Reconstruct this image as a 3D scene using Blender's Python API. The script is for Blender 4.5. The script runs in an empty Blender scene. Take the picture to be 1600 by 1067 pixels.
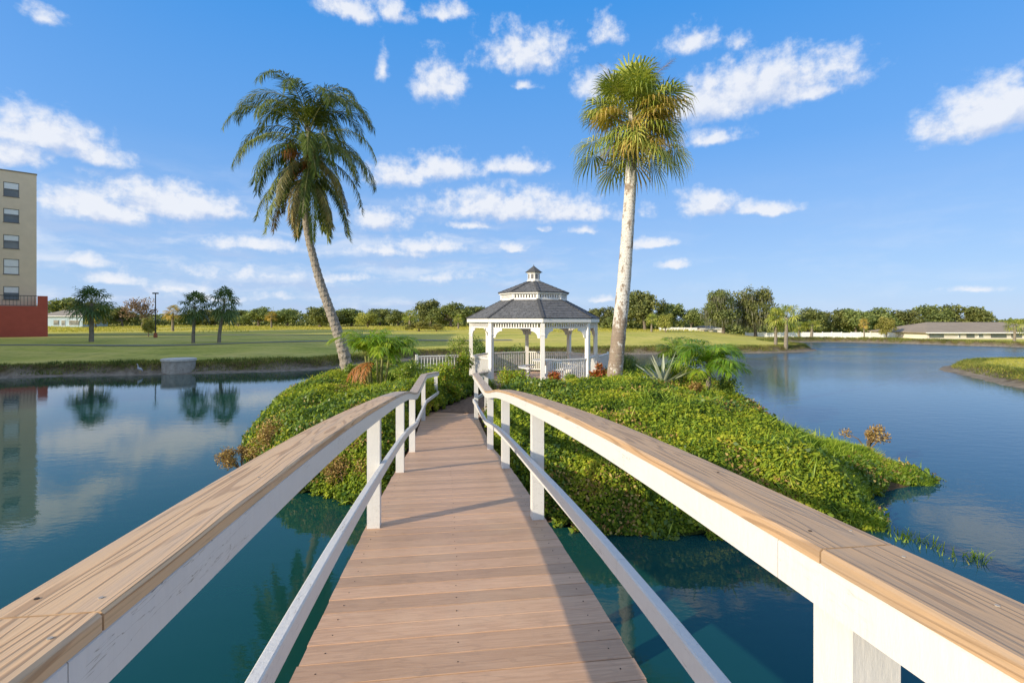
import bpy, math, random
import numpy as np
from mathutils import Vector, Matrix

SC = bpy.context.scene
COL = SC.collection
R = math.radians

# ------------------------------------------------------------------ camera
CAM_Z = 3.2
F = 780.0                       # focal length in photo pixels (1600 wide)
HX, HY = 800.0, 502.0
cd = bpy.data.cameras.new('camera')
cam = bpy.data.objects.new('camera', cd); COL.objects.link(cam)
cam.location = (0, 0, CAM_Z); cam.rotation_euler = (R(90), 0, 0)
cd.sensor_width = 36; cd.lens = F/1600*36; cd.shift_y = -(533.5-HY)/1600
cd.clip_start = 0.05; cd.clip_end = 6000
SC.camera = cam

# ------------------------------------------------------------------ sun, exposure
SUN = Vector((-0.818, -0.575, 0.37)).normalized()       # towards the sun
sun_el = math.asin(SUN.z); sun_az = math.atan2(SUN.x, SUN.y)   # from +Y towards +X
ld = bpy.data.lights.new('sun', 'SUN'); ld.energy = 3.7; ld.angle = R(0.5); ld.color = (1.0, 0.87, 0.66)
sun = bpy.data.objects.new('sun', ld); COL.objects.link(sun)
sun.rotation_euler = (-SUN).to_track_quat('-Z', 'Y').to_euler()
SC.view_settings.view_transform = 'Standard'; SC.view_settings.look = 'None'
SC.view_settings.gamma = 1; SC.view_settings.exposure = 0.65
SC.view_settings.use_curve_mapping = False
SC.cycles.max_bounces = 8; SC.cycles.diffuse_bounces = 3; SC.cycles.glossy_bounces = 4
SC.cycles.transmission_bounces = 4; SC.cycles.use_denoising = True
SC.cycles.sample_clamp_indirect = 6

# ------------------------------------------------------------------ node helper
class NT:
    def __init__(s, nt): s.nt = nt; s.n = nt.nodes; s.l = nt.links
    def add(s, t, **kw):
        nd = s.n.new(t)
        for k, v in kw.items():
            if k.startswith('i_'):
                key = k[2:]; key = int(key) if key.isdigit() else key.replace('_', ' ')
                nd.inputs[key].default_value = v
            else: setattr(nd, k, v)
        return nd
    def link(s, a, b): s.l.new(a, b)
    def _in(s, sock, v):
        if isinstance(v, (int, float)): sock.default_value = v
        elif isinstance(v, tuple): sock.default_value = v
        else: s.l.new(v, sock)
    def m(s, op, a, b=0.0, c=0.0, clamp=False):
        nd = s.n.new('ShaderNodeMath'); nd.operation = op; nd.use_clamp = clamp
        s._in(nd.inputs[0], a); s._in(nd.inputs[1], b); s._in(nd.inputs[2], c)
        return nd.outputs[0]
    def v(s, op, a, b=(0, 0, 0), out=0):
        nd = s.n.new('ShaderNodeVectorMath'); nd.operation = op
        s._in(nd.inputs[0], a)
        if op == 'SCALE': s._in(nd.inputs['Scale'], b)
        else: s._in(nd.inputs[1], b)
        return nd.outputs['Value'] if op in ('LENGTH', 'DOT_PRODUCT', 'DISTANCE') else nd.outputs[0]
    def noise(s, vec, scale, detail=3, rough=.55, dist=0.0):
        nd = s.n.new('ShaderNodeTexNoise')
        if vec is not None: s.l.new(vec, nd.inputs['Vector'])
        nd.inputs['Scale'].default_value = scale; nd.inputs['Detail'].default_value = detail
        nd.inputs['Roughness'].default_value = rough; nd.inputs['Distortion'].default_value = dist
        return nd.outputs['Fac']
    def ramp(s, fac, stops, interp='LINEAR'):
        nd = s.n.new('ShaderNodeValToRGB'); cr = nd.color_ramp; cr.interpolation = interp
        while len(cr.elements) < len(stops): cr.elements.new(0.5)
        for e, (p, c) in zip(cr.elements, stops):
            e.position = p; e.color = (c[0], c[1], c[2], 1) if not isinstance(c, (int, float)) else (c, c, c, 1)
        s.l.new(fac, nd.inputs[0]); return nd.outputs[0]
    def mix(s, fac, a, b, bt='MIX'):
        nd = s.n.new('ShaderNodeMix'); nd.data_type = 'RGBA'; nd.blend_type = bt
        s._in(nd.inputs[0], fac)
        for sk, v in ((nd.inputs[6], a), (nd.inputs[7], b)):
            s._in(sk, (v[0], v[1], v[2], 1) if isinstance(v, tuple) else v)
        return nd.outputs[2]
    def rng(s, v, a, b, c=0.0, d=1.0, smooth=True):
        nd = s.n.new('ShaderNodeMapRange'); nd.interpolation_type = 'SMOOTHSTEP' if smooth else 'LINEAR'
        s._in(nd.inputs[0], v)
        for i, q in enumerate((a, b, c, d)): nd.inputs[1+i].default_value = q
        return nd.outputs[0]

# ------------------------------------------------------------------ world: Nishita sky with clouds
world = bpy.data.worlds.new('World'); SC.world = world; world.use_nodes = True
wn = NT(world.node_tree); wn.n.clear()
SKY_STRENGTH = 0.15
sky = wn.add('ShaderNodeTexSky', sky_type='NISHITA', sun_disc=False, sun_elevation=sun_el, sun_rotation=sun_az,
             altitude=0, air_density=1.0, dust_density=0.35, ozone_density=3.5)
bg = wn.add('ShaderNodeBackground'); bg.inputs['Strength'].default_value = SKY_STRENGTH
wo = wn.add('ShaderNodeOutputWorld'); wn.link(bg.outputs[0], wo.inputs['Surface'])
geo = wn.add('ShaderNodeTexCoord')
dirv = wn.v('NORMALIZE', geo.outputs['Generated'])
sep = wn.add('ShaderNodeSeparateXYZ'); wn.link(dirv, sep.inputs[0])
az = wn.m('ARCTAN2', sep.outputs[0], sep.outputs[1]); el = wn.m('ARCSINE', sep.outputs[2])
cmb = wn.add('ShaderNodeCombineXYZ'); wn.link(az, cmb.inputs[0]); wn.link(el, cmb.inputs[1])
V0 = cmb.outputs[0]
n1 = wn.add('ShaderNodeTexNoise'); wn.link(V0, n1.inputs['Vector'])
n1.inputs['Scale'].default_value = 9; n1.inputs['Detail'].default_value = 5; n1.inputs['Roughness'].default_value = .6
off = wn.v('MULTIPLY', wn.v('SUBTRACT', n1.outputs['Color'], (.5, .5, .5)), (.075, .036, 0))
V1 = wn.v('ADD', V0, off)
CLOUDS = [(70,195,110,34,1.1),(150,238,70,18,1),(15,225,60,30,1),(255,302,112,28,1.15),(150,315,100,26,1.1),(330,315,70,24,1),
 (400,372,130,20,.75),(600,385,140,18,.7),(660,378,70,18,.9),(130,402,75,16,.8),(280,440,120,18,.65),(190,428,110,18,.6),
 (598,337,48,22,1.05),(622,262,50,26,1),(700,252,58,24,1),(808,251,50,18,1),(688,110,44,36,.95),(597,90,20,32,.65),
 (820,68,72,34,1),(950,38,34,26,.8),(545,6,55,18,.95),(612,8,34,18,.95),(690,8,60,16,.8),(1190,122,115,36,1.15),(1110,145,85,34,1.1),
 (935,118,55,30,.85),(1275,135,40,18,.9),(1085,48,60,30,.72),(1300,98,62,24,.75),(1112,205,60,17,.85),(1550,158,108,38,1.2),
 (1600,140,70,34,1.1),(790,312,130,27,1.1),(880,322,72,20,1.05),(735,346,50,11,.8),(1105,313,50,21,1.05),(1190,318,60,14,1),
 (909,354,32,11,.85),(1025,377,42,11,.9),(1050,411,30,9,.9),(803,381,28,13,.95),(1530,450,62,9,.8),(945,465,30,8,.8),(70,12,60,24,.6),
 (845,352,26,8,.6),(430,415,380,26,.5),(700,420,120,22,.5),(360,455,260,16,.5),(1160,52,40,22,.6),(1010,318,30,30,.45),(820,133,26,10,.7),(540,425,60,12,.65)]
def cloud_field(V):
    Fm = None
    for (px, py, w, h, amp) in CLOUDS:
        X = (px-HX)/F; Zt = (HY-py-h*.25)/F; q = math.sqrt(1+X*X)
        a0 = math.atan(X); e0 = math.atan(Zt/q)
        wa = w*1.28/F/(q*q); he = h*1.55/F/q
        t = wn.v('MULTIPLY', wn.v('SUBTRACT', V, (a0, e0-he*.25, 0)), (1/wa, 1/he, 0))
        t = wn.v('MAXIMUM', t, wn.v('MULTIPLY', t, (1, -2.2, 1)))       # flatter bases
        f = wn.m('MULTIPLY_ADD', wn.v('LENGTH', t), -1.0, amp)
        Fm = f if Fm is None else wn.m('MAXIMUM', Fm, f)
    return Fm
Fd = cloud_field(V1)
Fs = cloud_field(wn.v('ADD', V1, (-.006, .016, 0)))
# sky outside the frame: scattered clouds from direction noise, cover thickened to add whiter fill light
gn = wn.noise(wn.v('MULTIPLY', dirv, (1, 1, 2.4)), 2.6, 6, .55)
outm = wn.rng(wn.m('MAXIMUM', wn.m('ABSOLUTE', az), wn.m('MULTIPLY', el, 1.35)), .84, .98)
gf = wn.m('MULTIPLY_ADD', wn.m('MULTIPLY_ADD', gn, 5.5, -2.45), 1.0, 0.0)
gf = wn.m('ADD', wn.m('MULTIPLY', gf, outm), wn.m('MULTIPLY_ADD', outm, 2.0, -2.0))
Fd = wn.m('MAXIMUM', Fd, gf)
fbm = wn.noise(V0, 34, 8, .62)
fbmw = wn.noise(wn.v('MULTIPLY', V0, (1, 1.5, 1)), 15, 6, .6)
fl = wn.m('ADD', wn.m('MULTIPLY_ADD', fbm, 1.35, -.66), wn.m('MULTIPLY_ADD', fbmw, 1.15, -.56))
dens = wn.rng(wn.m('ADD', Fd, fl), .0, .82)
fb2 = wn.noise(wn.v('ADD', V0, (-.010, .014, 0)), 34, 8, .62)
fb3 = wn.noise(wn.v('ADD', wn.v('MULTIPLY', V0, (1, 1.5, 1)), (-.02, .035, 0)), 15, 6, .6)
rel = wn.m('ADD', wn.m('MULTIPLY', wn.m('SUBTRACT', fbm, fb2), 2.2), wn.m('MULTIPLY', wn.m('SUBTRACT', fbmw, fb3), 2.6))
lit = wn.m('ADD', wn.m('ADD', wn.m('MULTIPLY', rel, .8), wn.m('MULTIPLY', wn.m('SUBTRACT', Fd, Fs), 1.3, clamp=False)), .66, clamp=True)
lit = wn.m('SUBTRACT', lit, wn.m('MULTIPLY', wn.rng(Fd, .2, 1.1), .04), clamp=True)
CS = 1.0/SKY_STRENGTH
ccol = wn.mix(lit, (.33*CS, .40*CS, .55*CS), (.57*CS, .585*CS, .62*CS))
skyc = wn.add('ShaderNodeHueSaturation', i_Hue=.5, i_Saturation=1.12, i_Value=1.0); wn.link(sky.outputs[0], skyc.inputs['Color'])
skyn = wn.mix(1.0, skyc.outputs[0], (1.0, 1.02, 1.12), 'MULTIPLY')
# clear deep-blue sky away from the sun; the Nishita glow takes over towards it
KS = 1.0/SKY_STRENGTH/1.57
grad = wn.ramp(wn.m('MULTIPLY', el, 1/1.5708), [(0.0, (.45*KS/9, .60*KS/9, .87*KS/9)), (.06, (.355*KS/9, .545*KS/9, .86*KS/9)), (.20, (.155*KS/9, .40*KS/9, .85*KS/9)), (.36, (.055*KS/9, .315*KS/9, .82*KS/9)), (1.0, (.07*KS/9, .27*KS/9, .62*KS/9))])
gsc = wn.add('ShaderNodeVectorMath', operation='SCALE'); wn.link(grad, gsc.inputs[0]); gsc.inputs['Scale'].default_value = 9.0
cosang = wn.v('DOT_PRODUCT', dirv, tuple(SUN))
skym = wn.mix(wn.rng(cosang, .65, .12, 0.0, .9), skyn, gsc.outputs[0])
veiln = wn.noise(wn.v('MULTIPLY', V1, (1, 4.5, 1)), 5.5, 6, .6)
veil = wn.m('MULTIPLY', wn.rng(veiln, .40, .68), wn.m('MULTIPLY', wn.rng(el, .30, .10), wn.rng(az, .25, -.1, .12, .62)))
dens = wn.m('MAXIMUM', dens, veil)
up = wn.rng(el, -.01, .03)
dens2 = wn.m('MULTIPLY', wn.m('MULTIPLY', dens, up), .93)
wn.link(wn.mix(dens2, skym, ccol), bg.inputs['Color'])

# ------------------------------------------------------------------ geometry helpers
def at(px, py, Y):
    return Vector(((px-HX)/F*Y, Y, CAM_Z-(py-HY)/F*Y))
def tag(o, label=None, cat=None, group=None, kind=None):
    if label: o['label'] = label
    if cat: o['category'] = cat
    if group: o['group'] = group
    if kind: o['kind'] = kind
    return o
def empty(name, loc=(0, 0, 0), rz=0.0):
    o = bpy.data.objects.new(name, None); COL.objects.link(o)
    o.location = loc; o.rotation_euler = (0, 0, rz); o.empty_display_size = .2
    return o
def copy_tree(o, parent=None):
    c = o.copy(); COL.objects.link(c); c.parent = parent
    for ch in list(o.children): copy_tree(ch, c)
    return c
def link_mesh(name, me, mats, parent=None, smooth=False):
    if not isinstance(mats, (list, tuple)): mats = [mats]
    for m in mats: me.materials.append(m)
    if smooth: me.polygons.foreach_set('use_smooth', [True]*len(me.polygons))
    o = bpy.data.objects.new(name, me); COL.objects.link(o)
    if parent is not None: o.parent = parent
    return o

class MB:
    def __init__(s): s.v = []; s.f = []; s.uv = {}; s.mi = []
    def add(s, vs, fs, mi=0, uvs=None):
        b = len(s.v); s.v += [tuple(v) for v in vs]
        for i, f in enumerate(fs):
            s.f.append(tuple(b+k for k in f)); s.mi.append(mi)
            if uvs: s.uv[len(s.f)-1] = uvs[i]
    def box(s, x0, x1, y0, y1, z0, z1, mi=0):
        vs = [(x, y, z) for z in (z0, z1) for y in (y0, y1) for x in (x0, x1)]
        s.add(vs, [(0, 2, 3, 1), (4, 5, 7, 6), (0, 1, 5, 4), (2, 6, 7, 3), (0, 4, 6, 2), (1, 3, 7, 5)], mi)
    def obox(s, c, ax, ay, az_, hx, hy, hz, mi=0):
        c = Vector(c); vs = []
        for k in (-1, 1):
            for j in (-1, 1):
                for i in (-1, 1): vs.append(c+ax*(hx*i)+ay*(hy*j)+az_*(hz*k))
        s.add(vs, [(0, 2, 3, 1), (4, 5, 7, 6), (0, 1, 5, 4), (2, 6, 7, 3), (0, 4, 6, 2), (1, 3, 7, 5)], mi)
    def beam(s, a, b, w, h, up=Vector((0, 0, 1)), mi=0):
        a = Vector(a); b = Vector(b); d = (b-a); L = d.length; d.normalize()
        sd = d.cross(up)
        if sd.length < 1e-4: sd = d.cross(Vector((0, 1, 0)))
        sd.normalize(); u = sd.cross(d)
        s.obox((a+b)/2, d, sd, u, L/2, w/2, h/2, mi)
    def prism(s, n, r0, z0, r1, z1, cx=0, cy=0, rot=0, cap=True, mi=0):
        vs = []
        for r, z in ((r0, z0), (r1, z1)):
            for i in range(n):
                a = rot+2*math.pi*i/n; vs.append((cx+r*math.cos(a), cy+r*math.sin(a), z))
        fs = [(i, (i+1) % n, n+(i+1) % n, n+i) for i in range(n)]
        if cap: fs += [tuple(range(n))[::-1], tuple(range(n, 2*n))]
        s.add(vs, fs, mi)
    def tube(s, pts, rad, n=8, mi=0, cap=True, knob=None):
        pts = [Vector(p) for p in pts]; m = len(pts)
        if not isinstance(rad, (list, tuple)): rad = [rad]*m
        vs = []
        for i, p in enumerate(pts):
            t = (pts[min(i+1, m-1)]-pts[max(i-1, 0)]).normalized()
            ref = Vector((0, 1, 0)) if abs(t.y) < .9 else Vector((1, 0, 0))
            a = t.cross(ref).normalized(); b = t.cross(a)
            for k in range(n):
                an = 2*math.pi*k/n; r = rad[i]*(knob(i, k) if knob else 1)
                vs.append(p+a*(math.cos(an)*r)+b*(math.sin(an)*r))
        fs = []
        for i in range(m-1):
            for k in range(n):
                fs.append((i*n+k, i*n+(k+1) % n, (i+1)*n+(k+1) % n, (i+1)*n+k))
        if cap: fs += [tuple(range(n))[::-1], tuple(range((m-1)*n, m*n))]
        s.add(vs, fs, mi)
    def mesh(s, name, off=(0, 0, 0)):
        me = bpy.data.meshes.new(name)
        ox, oy, oz = off
        me.from_pydata([(x-ox, y-oy, z-oz) for x, y, z in s.v], [], s.f)
        if s.uv:
            ul = me.uv_layers.new(name='UVMap').data
            for p in me.polygons:
                u = s.uv.get(p.index)
                if u:
                    for li, q in zip(p.loop_indices, u): ul[li].uv = q
        return me
    def build(s, name, mats, parent=None, smooth=False, world=True):
        off = tuple(parent.location) if (parent is not None and world) else (0, 0, 0)
        if parent is not None and world and parent.parent is not None: off = tuple(Vector(off)+parent.parent.location)
        me = s.mesh(name, off)
        o = link_mesh(name, me, mats, parent, smooth)
        if any(s.mi): me.polygons.foreach_set('material_index', s.mi)
        return o

def np_mesh(name, verts, quads, rnd=None, attr='rnd', tris=None):
    """verts (N,3), quads (M,4) -> mesh with a float point attribute"""
    me = bpy.data.meshes.new(name)
    verts = np.asarray(verts, np.float32); k = quads.shape[1]
    me.vertices.add(len(verts)); me.vertices.foreach_set('co', verts.ravel())
    me.loops.add(quads.size); me.loops.foreach_set('vertex_index', quads.astype(np.int32).ravel())
    me.polygons.add(len(quads))
    me.polygons.foreach_set('loop_start', np.arange(0, quads.size, k, dtype=np.int32))
    me.polygons.foreach_set('loop_total', np.full(len(quads), k, np.int32))
    me.update(calc_edges=True)
    if rnd is not None:
        a = me.attributes.new(attr, 'FLOAT', 'POINT'); a.data.foreach_set('value', np.asarray(rnd, np.float32))
    return me

def nrm(a): return a/np.maximum(np.linalg.norm(a, axis=-1, keepdims=True), 1e-9)
def leaf_arrays(c, d, n, L, W, rnd, bend=.15):
    """diamond leaves: centre base c, direction d, normal n (all (N,3)), lengths L, widths W"""
    d = nrm(d); sd = nrm(np.cross(d, n)); up = np.cross(sd, d)
    L = L[:, None]; W = W[:, None]
    b = c; tip = c+d*L-up*L*bend
    ml = c+d*L*.45+sd*W*.5+up*W*.12; mr = c+d*L*.45-sd*W*.5+up*W*.12
    v = np.stack([b, ml, tip, mr], 1).reshape(-1, 3)
    q = np.arange(len(c)*4).reshape(-1, 4)
    return v, q, np.repeat(rnd, 4)
def fib_dirs(rs, n):
    v = rs.normal(size=(n, 3)); return nrm(v)

# ------------------------------------------------------------------ materials
def newmat(name):
    m = bpy.data.materials.new(name); m.use_nodes = True
    nt = NT(m.node_tree); nt.n.clear()
    out = nt.add('ShaderNodeOutputMaterial'); p = nt.add('ShaderNodeBsdfPrincipled')
    nt.link(p.outputs[0], out.inputs[0])
    return m, nt, p, out
def bump(nt, p, h, strength=.3, dist=.01):
    b = nt.add('ShaderNodeBump'); b.inputs['Strength'].default_value = strength; b.inputs['Distance'].default_value = dist
    nt.link(h, b.inputs['Height']); nt.link(b.outputs[0], p.inputs['Normal']); return b
def simple(name, col, rough=.6, var=.12, scale=6, bmp=.2, bdist=.004, bscale=60, col2=None, thr=None, orand=.0, metal=0, spec=.4):
    m, nt, p, out = newmat(name)
    tc = nt.add('ShaderNodeTexCoord').outputs['Object']
    n = nt.noise(tc, scale, 5, .6)
    a = tuple(max(0, c*(1-var)) for c in col); b = tuple(min(1, c*(1+var)) for c in col)
    c = nt.ramp(n, [(.3, a), (.7, b)])
    if col2:
        n2 = nt.noise(tc, scale*1.7, 6, .7)
        c = nt.mix(nt.rng(n2, thr or .55, (thr or .55)+.08), c, col2)
    if orand:
        oi = nt.add('ShaderNodeObjectInfo').outputs['Random']
        hs = nt.add('ShaderNodeHueSaturation'); nt.link(c, hs.inputs['Color'])
        nt.link(nt.rng(oi, 0, 1, 1-orand, 1+orand, False), hs.inputs['Value']); c = hs.outputs[0]
    nt.link(c, p.inputs['Base Color']); p.inputs['Roughness'].default_value = rough
    p.inputs['Metallic'].default_value = metal; p.inputs['Specular IOR Level'].default_value = spec
    if bmp: bump(nt, p, nt.noise(tc, bscale, 4, .6), bmp, bdist)
    return m
def leafmat(name, stops, transl=.4, rough=.5, orand=0.0, clump=0.0, spec=.35):
    m, nt, p, out = newmat(name)
    at_ = nt.add('ShaderNodeAttribute', attribute_name='rnd').outputs['Fac']
    fac = at_
    if clump:
        g = nt.add('ShaderNodeNewGeometry').outputs['Position']
        nz = nt.noise(g, clump, 3, .6)
        fac = nt.m('ADD', nt.m('MULTIPLY', at_, .55), nt.m('MULTIPLY_ADD', nz, 1.9, -.78), clamp=True)
    c = nt.ramp(fac, stops)
    if orand:
        oi = nt.add('ShaderNodeObjectInfo').outputs['Random']
        hs = nt.add('ShaderNodeHueSaturation'); nt.link(c, hs.inputs['Color'])
        nt.link(nt.rng(oi, 0, 1, 1-orand, 1+orand, False), hs.inputs['Value'])
        nt.link(nt.rng(oi, 0, 1, .5-orand*.06, .5+orand*.05, False), hs.inputs['Hue']); c = hs.outputs[0]
    nt.link(c, p.inputs['Base Color']); p.inputs['Roughness'].default_value = rough
    p.inputs['Specular IOR Level'].default_value = spec
    tr = nt.add('ShaderNodeBsdfTranslucent')
    nt.link(nt.mix(1.0, c, (1.25, 1.2, .6), 'MULTIPLY'), tr.inputs['Color'])
    mx = nt.add('ShaderNodeMixShader'); mx.inputs[0].default_value = transl
    nt.link(p.outputs[0], mx.inputs[1]); nt.link(tr.outputs[0], mx.inputs[2]); nt.link(mx.outputs[0], out.inputs[0])
    return m

M = {}
# white painted timber with scuffs and hairline cracks
def white_paint(name, col=(.68, .665, .63), wear=1.0):
    m, nt, p, out = newmat(name)
    tc = nt.add('ShaderNodeTexCoord').outputs['Object']
    gr = nt.noise(nt.v('MULTIPLY', tc, (6, 6, 1.2)), 9, 5, .65)
    spk = nt.noise(tc, 26, 6, .75)
    c = nt.ramp(gr, [(.25, tuple(q*.93 for q in col)), (.75, col)])
    c = nt.mix(nt.m('MULTIPLY', nt.rng(spk, .68, .74), .55*wear), c, (.42, .36, .28))
    big = nt.noise(tc, 2.3, 4, .6)
    c = nt.mix(nt.m('MULTIPLY', nt.rng(big, .55, .75), .16*wear), c, (.52, .50, .44))
    ck = nt.noise(nt.v('MULTIPLY', tc, (14, 1.1, 34)), 1.0, 4, .6)
    crack = nt.m('MULTIPLY', nt.rng(nt.m('ABSOLUTE', nt.m('SUBTRACT', ck, .56)), .006, .0015), nt.rng(big, .42, .6))
    c = nt.mix(nt.m('MULTIPLY', crack, .75*wear), c, (.20, .17, .13))
    nt.link(c, p.inputs['Base Color']); p.inputs['Roughness'].default_value = .45
    bump(nt, p, nt.m('ADD', gr, nt.m('MULTIPLY', spk, .4)), .45, .004)
    return m
M['white'] = white_paint('white_paint')
M['white_far'] = white_paint('white_paint_gazebo', (.82, .80, .76), .5)

def cap_wood(name, base, dark, grey):
    m, nt, p, out = newmat(name)
    uv = nt.add('ShaderNodeUVMap', uv_map='UVMap').outputs[0]
    slow = nt.noise(nt.v('MULTIPLY', uv, (.5, 8.0, 1)), 1.2, 2, .5)
    rings = nt.m('SINE', nt.m('MULTIPLY', slow, 95.0))
    rings = nt.rng(rings, .25, .95)
    fine = nt.noise(nt.v('MULTIPLY', uv, (5, 210, 1)), 1.0, 4, .6)
    streak = nt.noise(nt.v('MULTIPLY', uv, (1.2, 26, 1)), 1.0, 5, .65)
    c = nt.mix(nt.m('MULTIPLY', rings, .62), base, dark)
    c = nt.mix(nt.rng(streak, .45, .68), c, grey)
    c = nt.mix(nt.m('MULTIPLY', nt.rng(fine, .5, .75), .35), c, tuple(q*.6 for q in dark))
    tcb = nt.add('ShaderNodeTexCoord').outputs['Object']
    spot = nt.noise(tcb, 11, 5, .8)
    c = nt.mix(nt.m('MULTIPLY', nt.rng(spot, .73, .76), .6), c, (.66, .62, .55))
    blot = nt.noise(tcb, 3.1, 4, .6)
    c = nt.mix(nt.m('MULTIPLY', nt.rng(blot, .5, .72), .3), c, tuple(q*.75 for q in grey))
    nt.link(c, p.inputs['Base Color']); p.inputs['Roughness'].default_value = .62
    h = nt.m('ADD', nt.m('MULTIPLY', rings, -.6), nt.m('MULTIPLY', fine, .5))
    bump(nt, p, h, .5, .0025)
    return m
M['cap_left'] = cap_wood('weathered_cap_timber_tan', (.66, .43, .235), (.30, .165, .08), (.58, .40, .25))
M['cap_right'] = cap_wood('weathered_cap_timber_brown', (.50, .325, .18), (.24, .15, .085), (.38, .27, .175))
M['cap_far'] = cap_wood('weathered_cap_timber_grey', (.48, .37, .265), (.27, .19, .13), (.44, .37, .29))

def deck_mat():
    m, nt, p, out = newmat('composite_deck_board')
    tc = nt.add('ShaderNodeTexCoord').outputs['Object']; oi = nt.add('ShaderNodeObjectInfo').outputs['Random']
    cb = nt.add('ShaderNodeCombineXYZ'); nt.link(nt.m('MULTIPLY', oi, 31.0), cb.inputs[0]); nt.link(nt.m('MULTIPLY', oi, 17.0), cb.inputs[1])
    v = nt.v('ADD', tc, cb.outputs[0])
    gr = nt.noise(nt.v('MULTIPLY', v, (3.0, 70, 1)), 1.0, 5, .65)
    sl = nt.noise(nt.v('MULTIPLY', v, (1.1, 7, 1)), 1.3, 3, .5)
    rg = nt.rng(nt.m('SINE', nt.m('MULTIPLY', sl, 60)), .3, 1)
    c = nt.ramp(gr, [(.3, (.45, .265, .155)), (.7, (.60, .38, .235))])
    c = nt.mix(nt.m('MULTIPLY', rg, .30), c, (.37, .22, .13))
    dirt = nt.noise(nt.add('ShaderNodeNewGeometry').outputs['Position'], 1.7, 5, .65)
    c = nt.mix(nt.m('MULTIPLY', nt.rng(dirt, .48, .75), .35), c, (.60, .42, .27))
    d2 = nt.noise(nt.add('ShaderNodeNewGeometry').outputs['Position'], 5.5, 6, .7)
    c = nt.mix(nt.m('MULTIPLY', nt.rng(d2, .54, .72), .30), c, (.24, .17, .12))
    sp = nt.noise(tc, 23, 3, .8)
    c = nt.mix(nt.m('MULTIPLY', nt.rng(sp, .74, .77), .7), c, (.06, .04, .03))
    hs = nt.add('ShaderNodeHueSaturation'); nt.link(c, hs.inputs['Color'])
    nt.link(nt.rng(oi, 0, 1, .82, 1.12, False), hs.inputs['Value']); c = hs.outputs[0]
    nt.link(c, p.inputs['Base Color']); p.inputs['Roughness'].default_value = .5
    bump(nt, p, nt.m('ADD', gr, nt.m('MULTIPLY', rg, .5)), .35, .0018)
    return m
M['deck'] = deck_mat()
M['screw'] = simple('steel_screw', (.35, .30, .24), .4, .2, 20, 0, metal=0)
M['dark_hole'] = simple('knot_hole', (.05, .035, .025), .8, .2, 20, 0)

def water_mat():
    m, nt, p, out = newmat('lake_water')
    g = nt.add('ShaderNodeNewGeometry').outputs['Position']
    s = nt.add('ShaderNodeSeparateXYZ'); nt.link(g, s.inputs[0])
    body = nt.noise(g, .09, 3, .5)
    side = nt.rng(s.outputs[0], -1.0, 11.0)          # body colour is greener on the left of the footbridge
    green = nt.mix(nt.rng(body, .35, .65), (.006, .050, .040), (.009, .062, .052))
    blue = nt.mix(nt.rng(body, .35, .65), (.007, .050, .088), (.010, .062, .10))
    nt.link(nt.mix(side, green, blue), p.inputs['Base Color'])
    p.inputs['Roughness'].default_value = .025; p.inputs['IOR'].default_value = 1.333
    p.inputs['Specular IOR Level'].default_value = .6
    r1 = nt.noise(nt.v('MULTIPLY', g, (1, 2.0, 1)), 1.6, 4, .55)
    r2 = nt.noise(nt.v('MULTIPLY', g, (1, 1.6, 1)), 7.0, 3, .5)
    far = nt.m('MULTIPLY', nt.rng(s.outputs[1], 22, 46), nt.rng(s.outputs[0], 8, 24))
    patch = nt.noise(nt.v('MULTIPLY', g, (1, 3, 1)), .05, 3, .5)
    fz = nt.m('MULTIPLY', far, nt.rng(patch, .3, .6, .35, 1.0))
    nt.link(nt.m('MULTIPLY_ADD', fz, .20, .025), p.inputs['Roughness'])
    st = nt.m('ADD', nt.m('MULTIPLY', fz, .3), nt.rng(s.outputs[0], 3, 14, .012, .042))
    h = nt.m('MULTIPLY', nt.m('ADD', r1, nt.m('MULTIPLY', r2, .35)), st)
    bump(nt, p, h, 1.0, .16)
    return m
M['water'] = water_mat()

def terrain_mat():
    m, nt, p, out = newmat('lawn_and_bank')
    g = nt.add('ShaderNodeNewGeometry').outputs['Position']
    sand = nt.add('ShaderNodeAttribute', attribute_name='sand').outputs['Fac']
    field = nt.add('ShaderNodeAttribute', attribute_name='field').outputs['Fac']
    bank = nt.add('ShaderNodeAttribute', attribute_name='bank').outputs['Fac']
    n1 = nt.noise(g, .22, 5, .6); n2 = nt.noise(g, 3.2, 6, .7); n3 = nt.noise(nt.v('MULTIPLY', g, (.12, 1, 1)), .7, 4, .6)
    mixn = nt.m('ADD', nt.m('MULTIPLY', n1, .45), nt.m('ADD', nt.m('MULTIPLY', n2, .3), nt.m('MULTIPLY', n3, .25)))
    lawn = nt.ramp(mixn, [(.38, (.29, .31, .05)), (.5, (.46, .43, .085)), (.62, (.60, .50, .14))])
    fld = nt.ramp(mixn, [(.36, (.34, .32, .05)), (.5, (.48, .42, .07)), (.64, (.58, .48, .12))])
    c = nt.mix(nt.m('MULTIPLY', field, 1.0), lawn, fld)
    pt = nt.noise(nt.v('MULTIPLY', g, (.35, 1, 1)), .11, 6, .65)
    c = nt.mix(nt.m('MULTIPLY', nt.rng(pt, .46, .62), .38), c, (.60, .47, .17))
    c = nt.mix(nt.m('MULTIPLY', nt.rng(nt.noise(g, .9, 6, .7), .52, .66), .45), c, (.16, .20, .04))
    soil = nt.ramp(n2, [(.35, (.05, .035, .015)), (.65, (.13, .095, .035))])
    c = nt.mix(bank, c, soil)
    sd = nt.ramp(n2, [(.35, (.14, .115, .085)), (.65, (.28, .24, .185))])
    c = nt.mix(sand, c, sd)
    nt.link(c, p.inputs['Base Color']); p.inputs['Roughness'].default_value = .9; p.inputs['Specular IOR Level'].default_value = .1
    bump(nt, p, nt.noise(g, 9, 5, .7), .7, .06)
    return m
M['terrain'] = terrain_mat()
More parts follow.
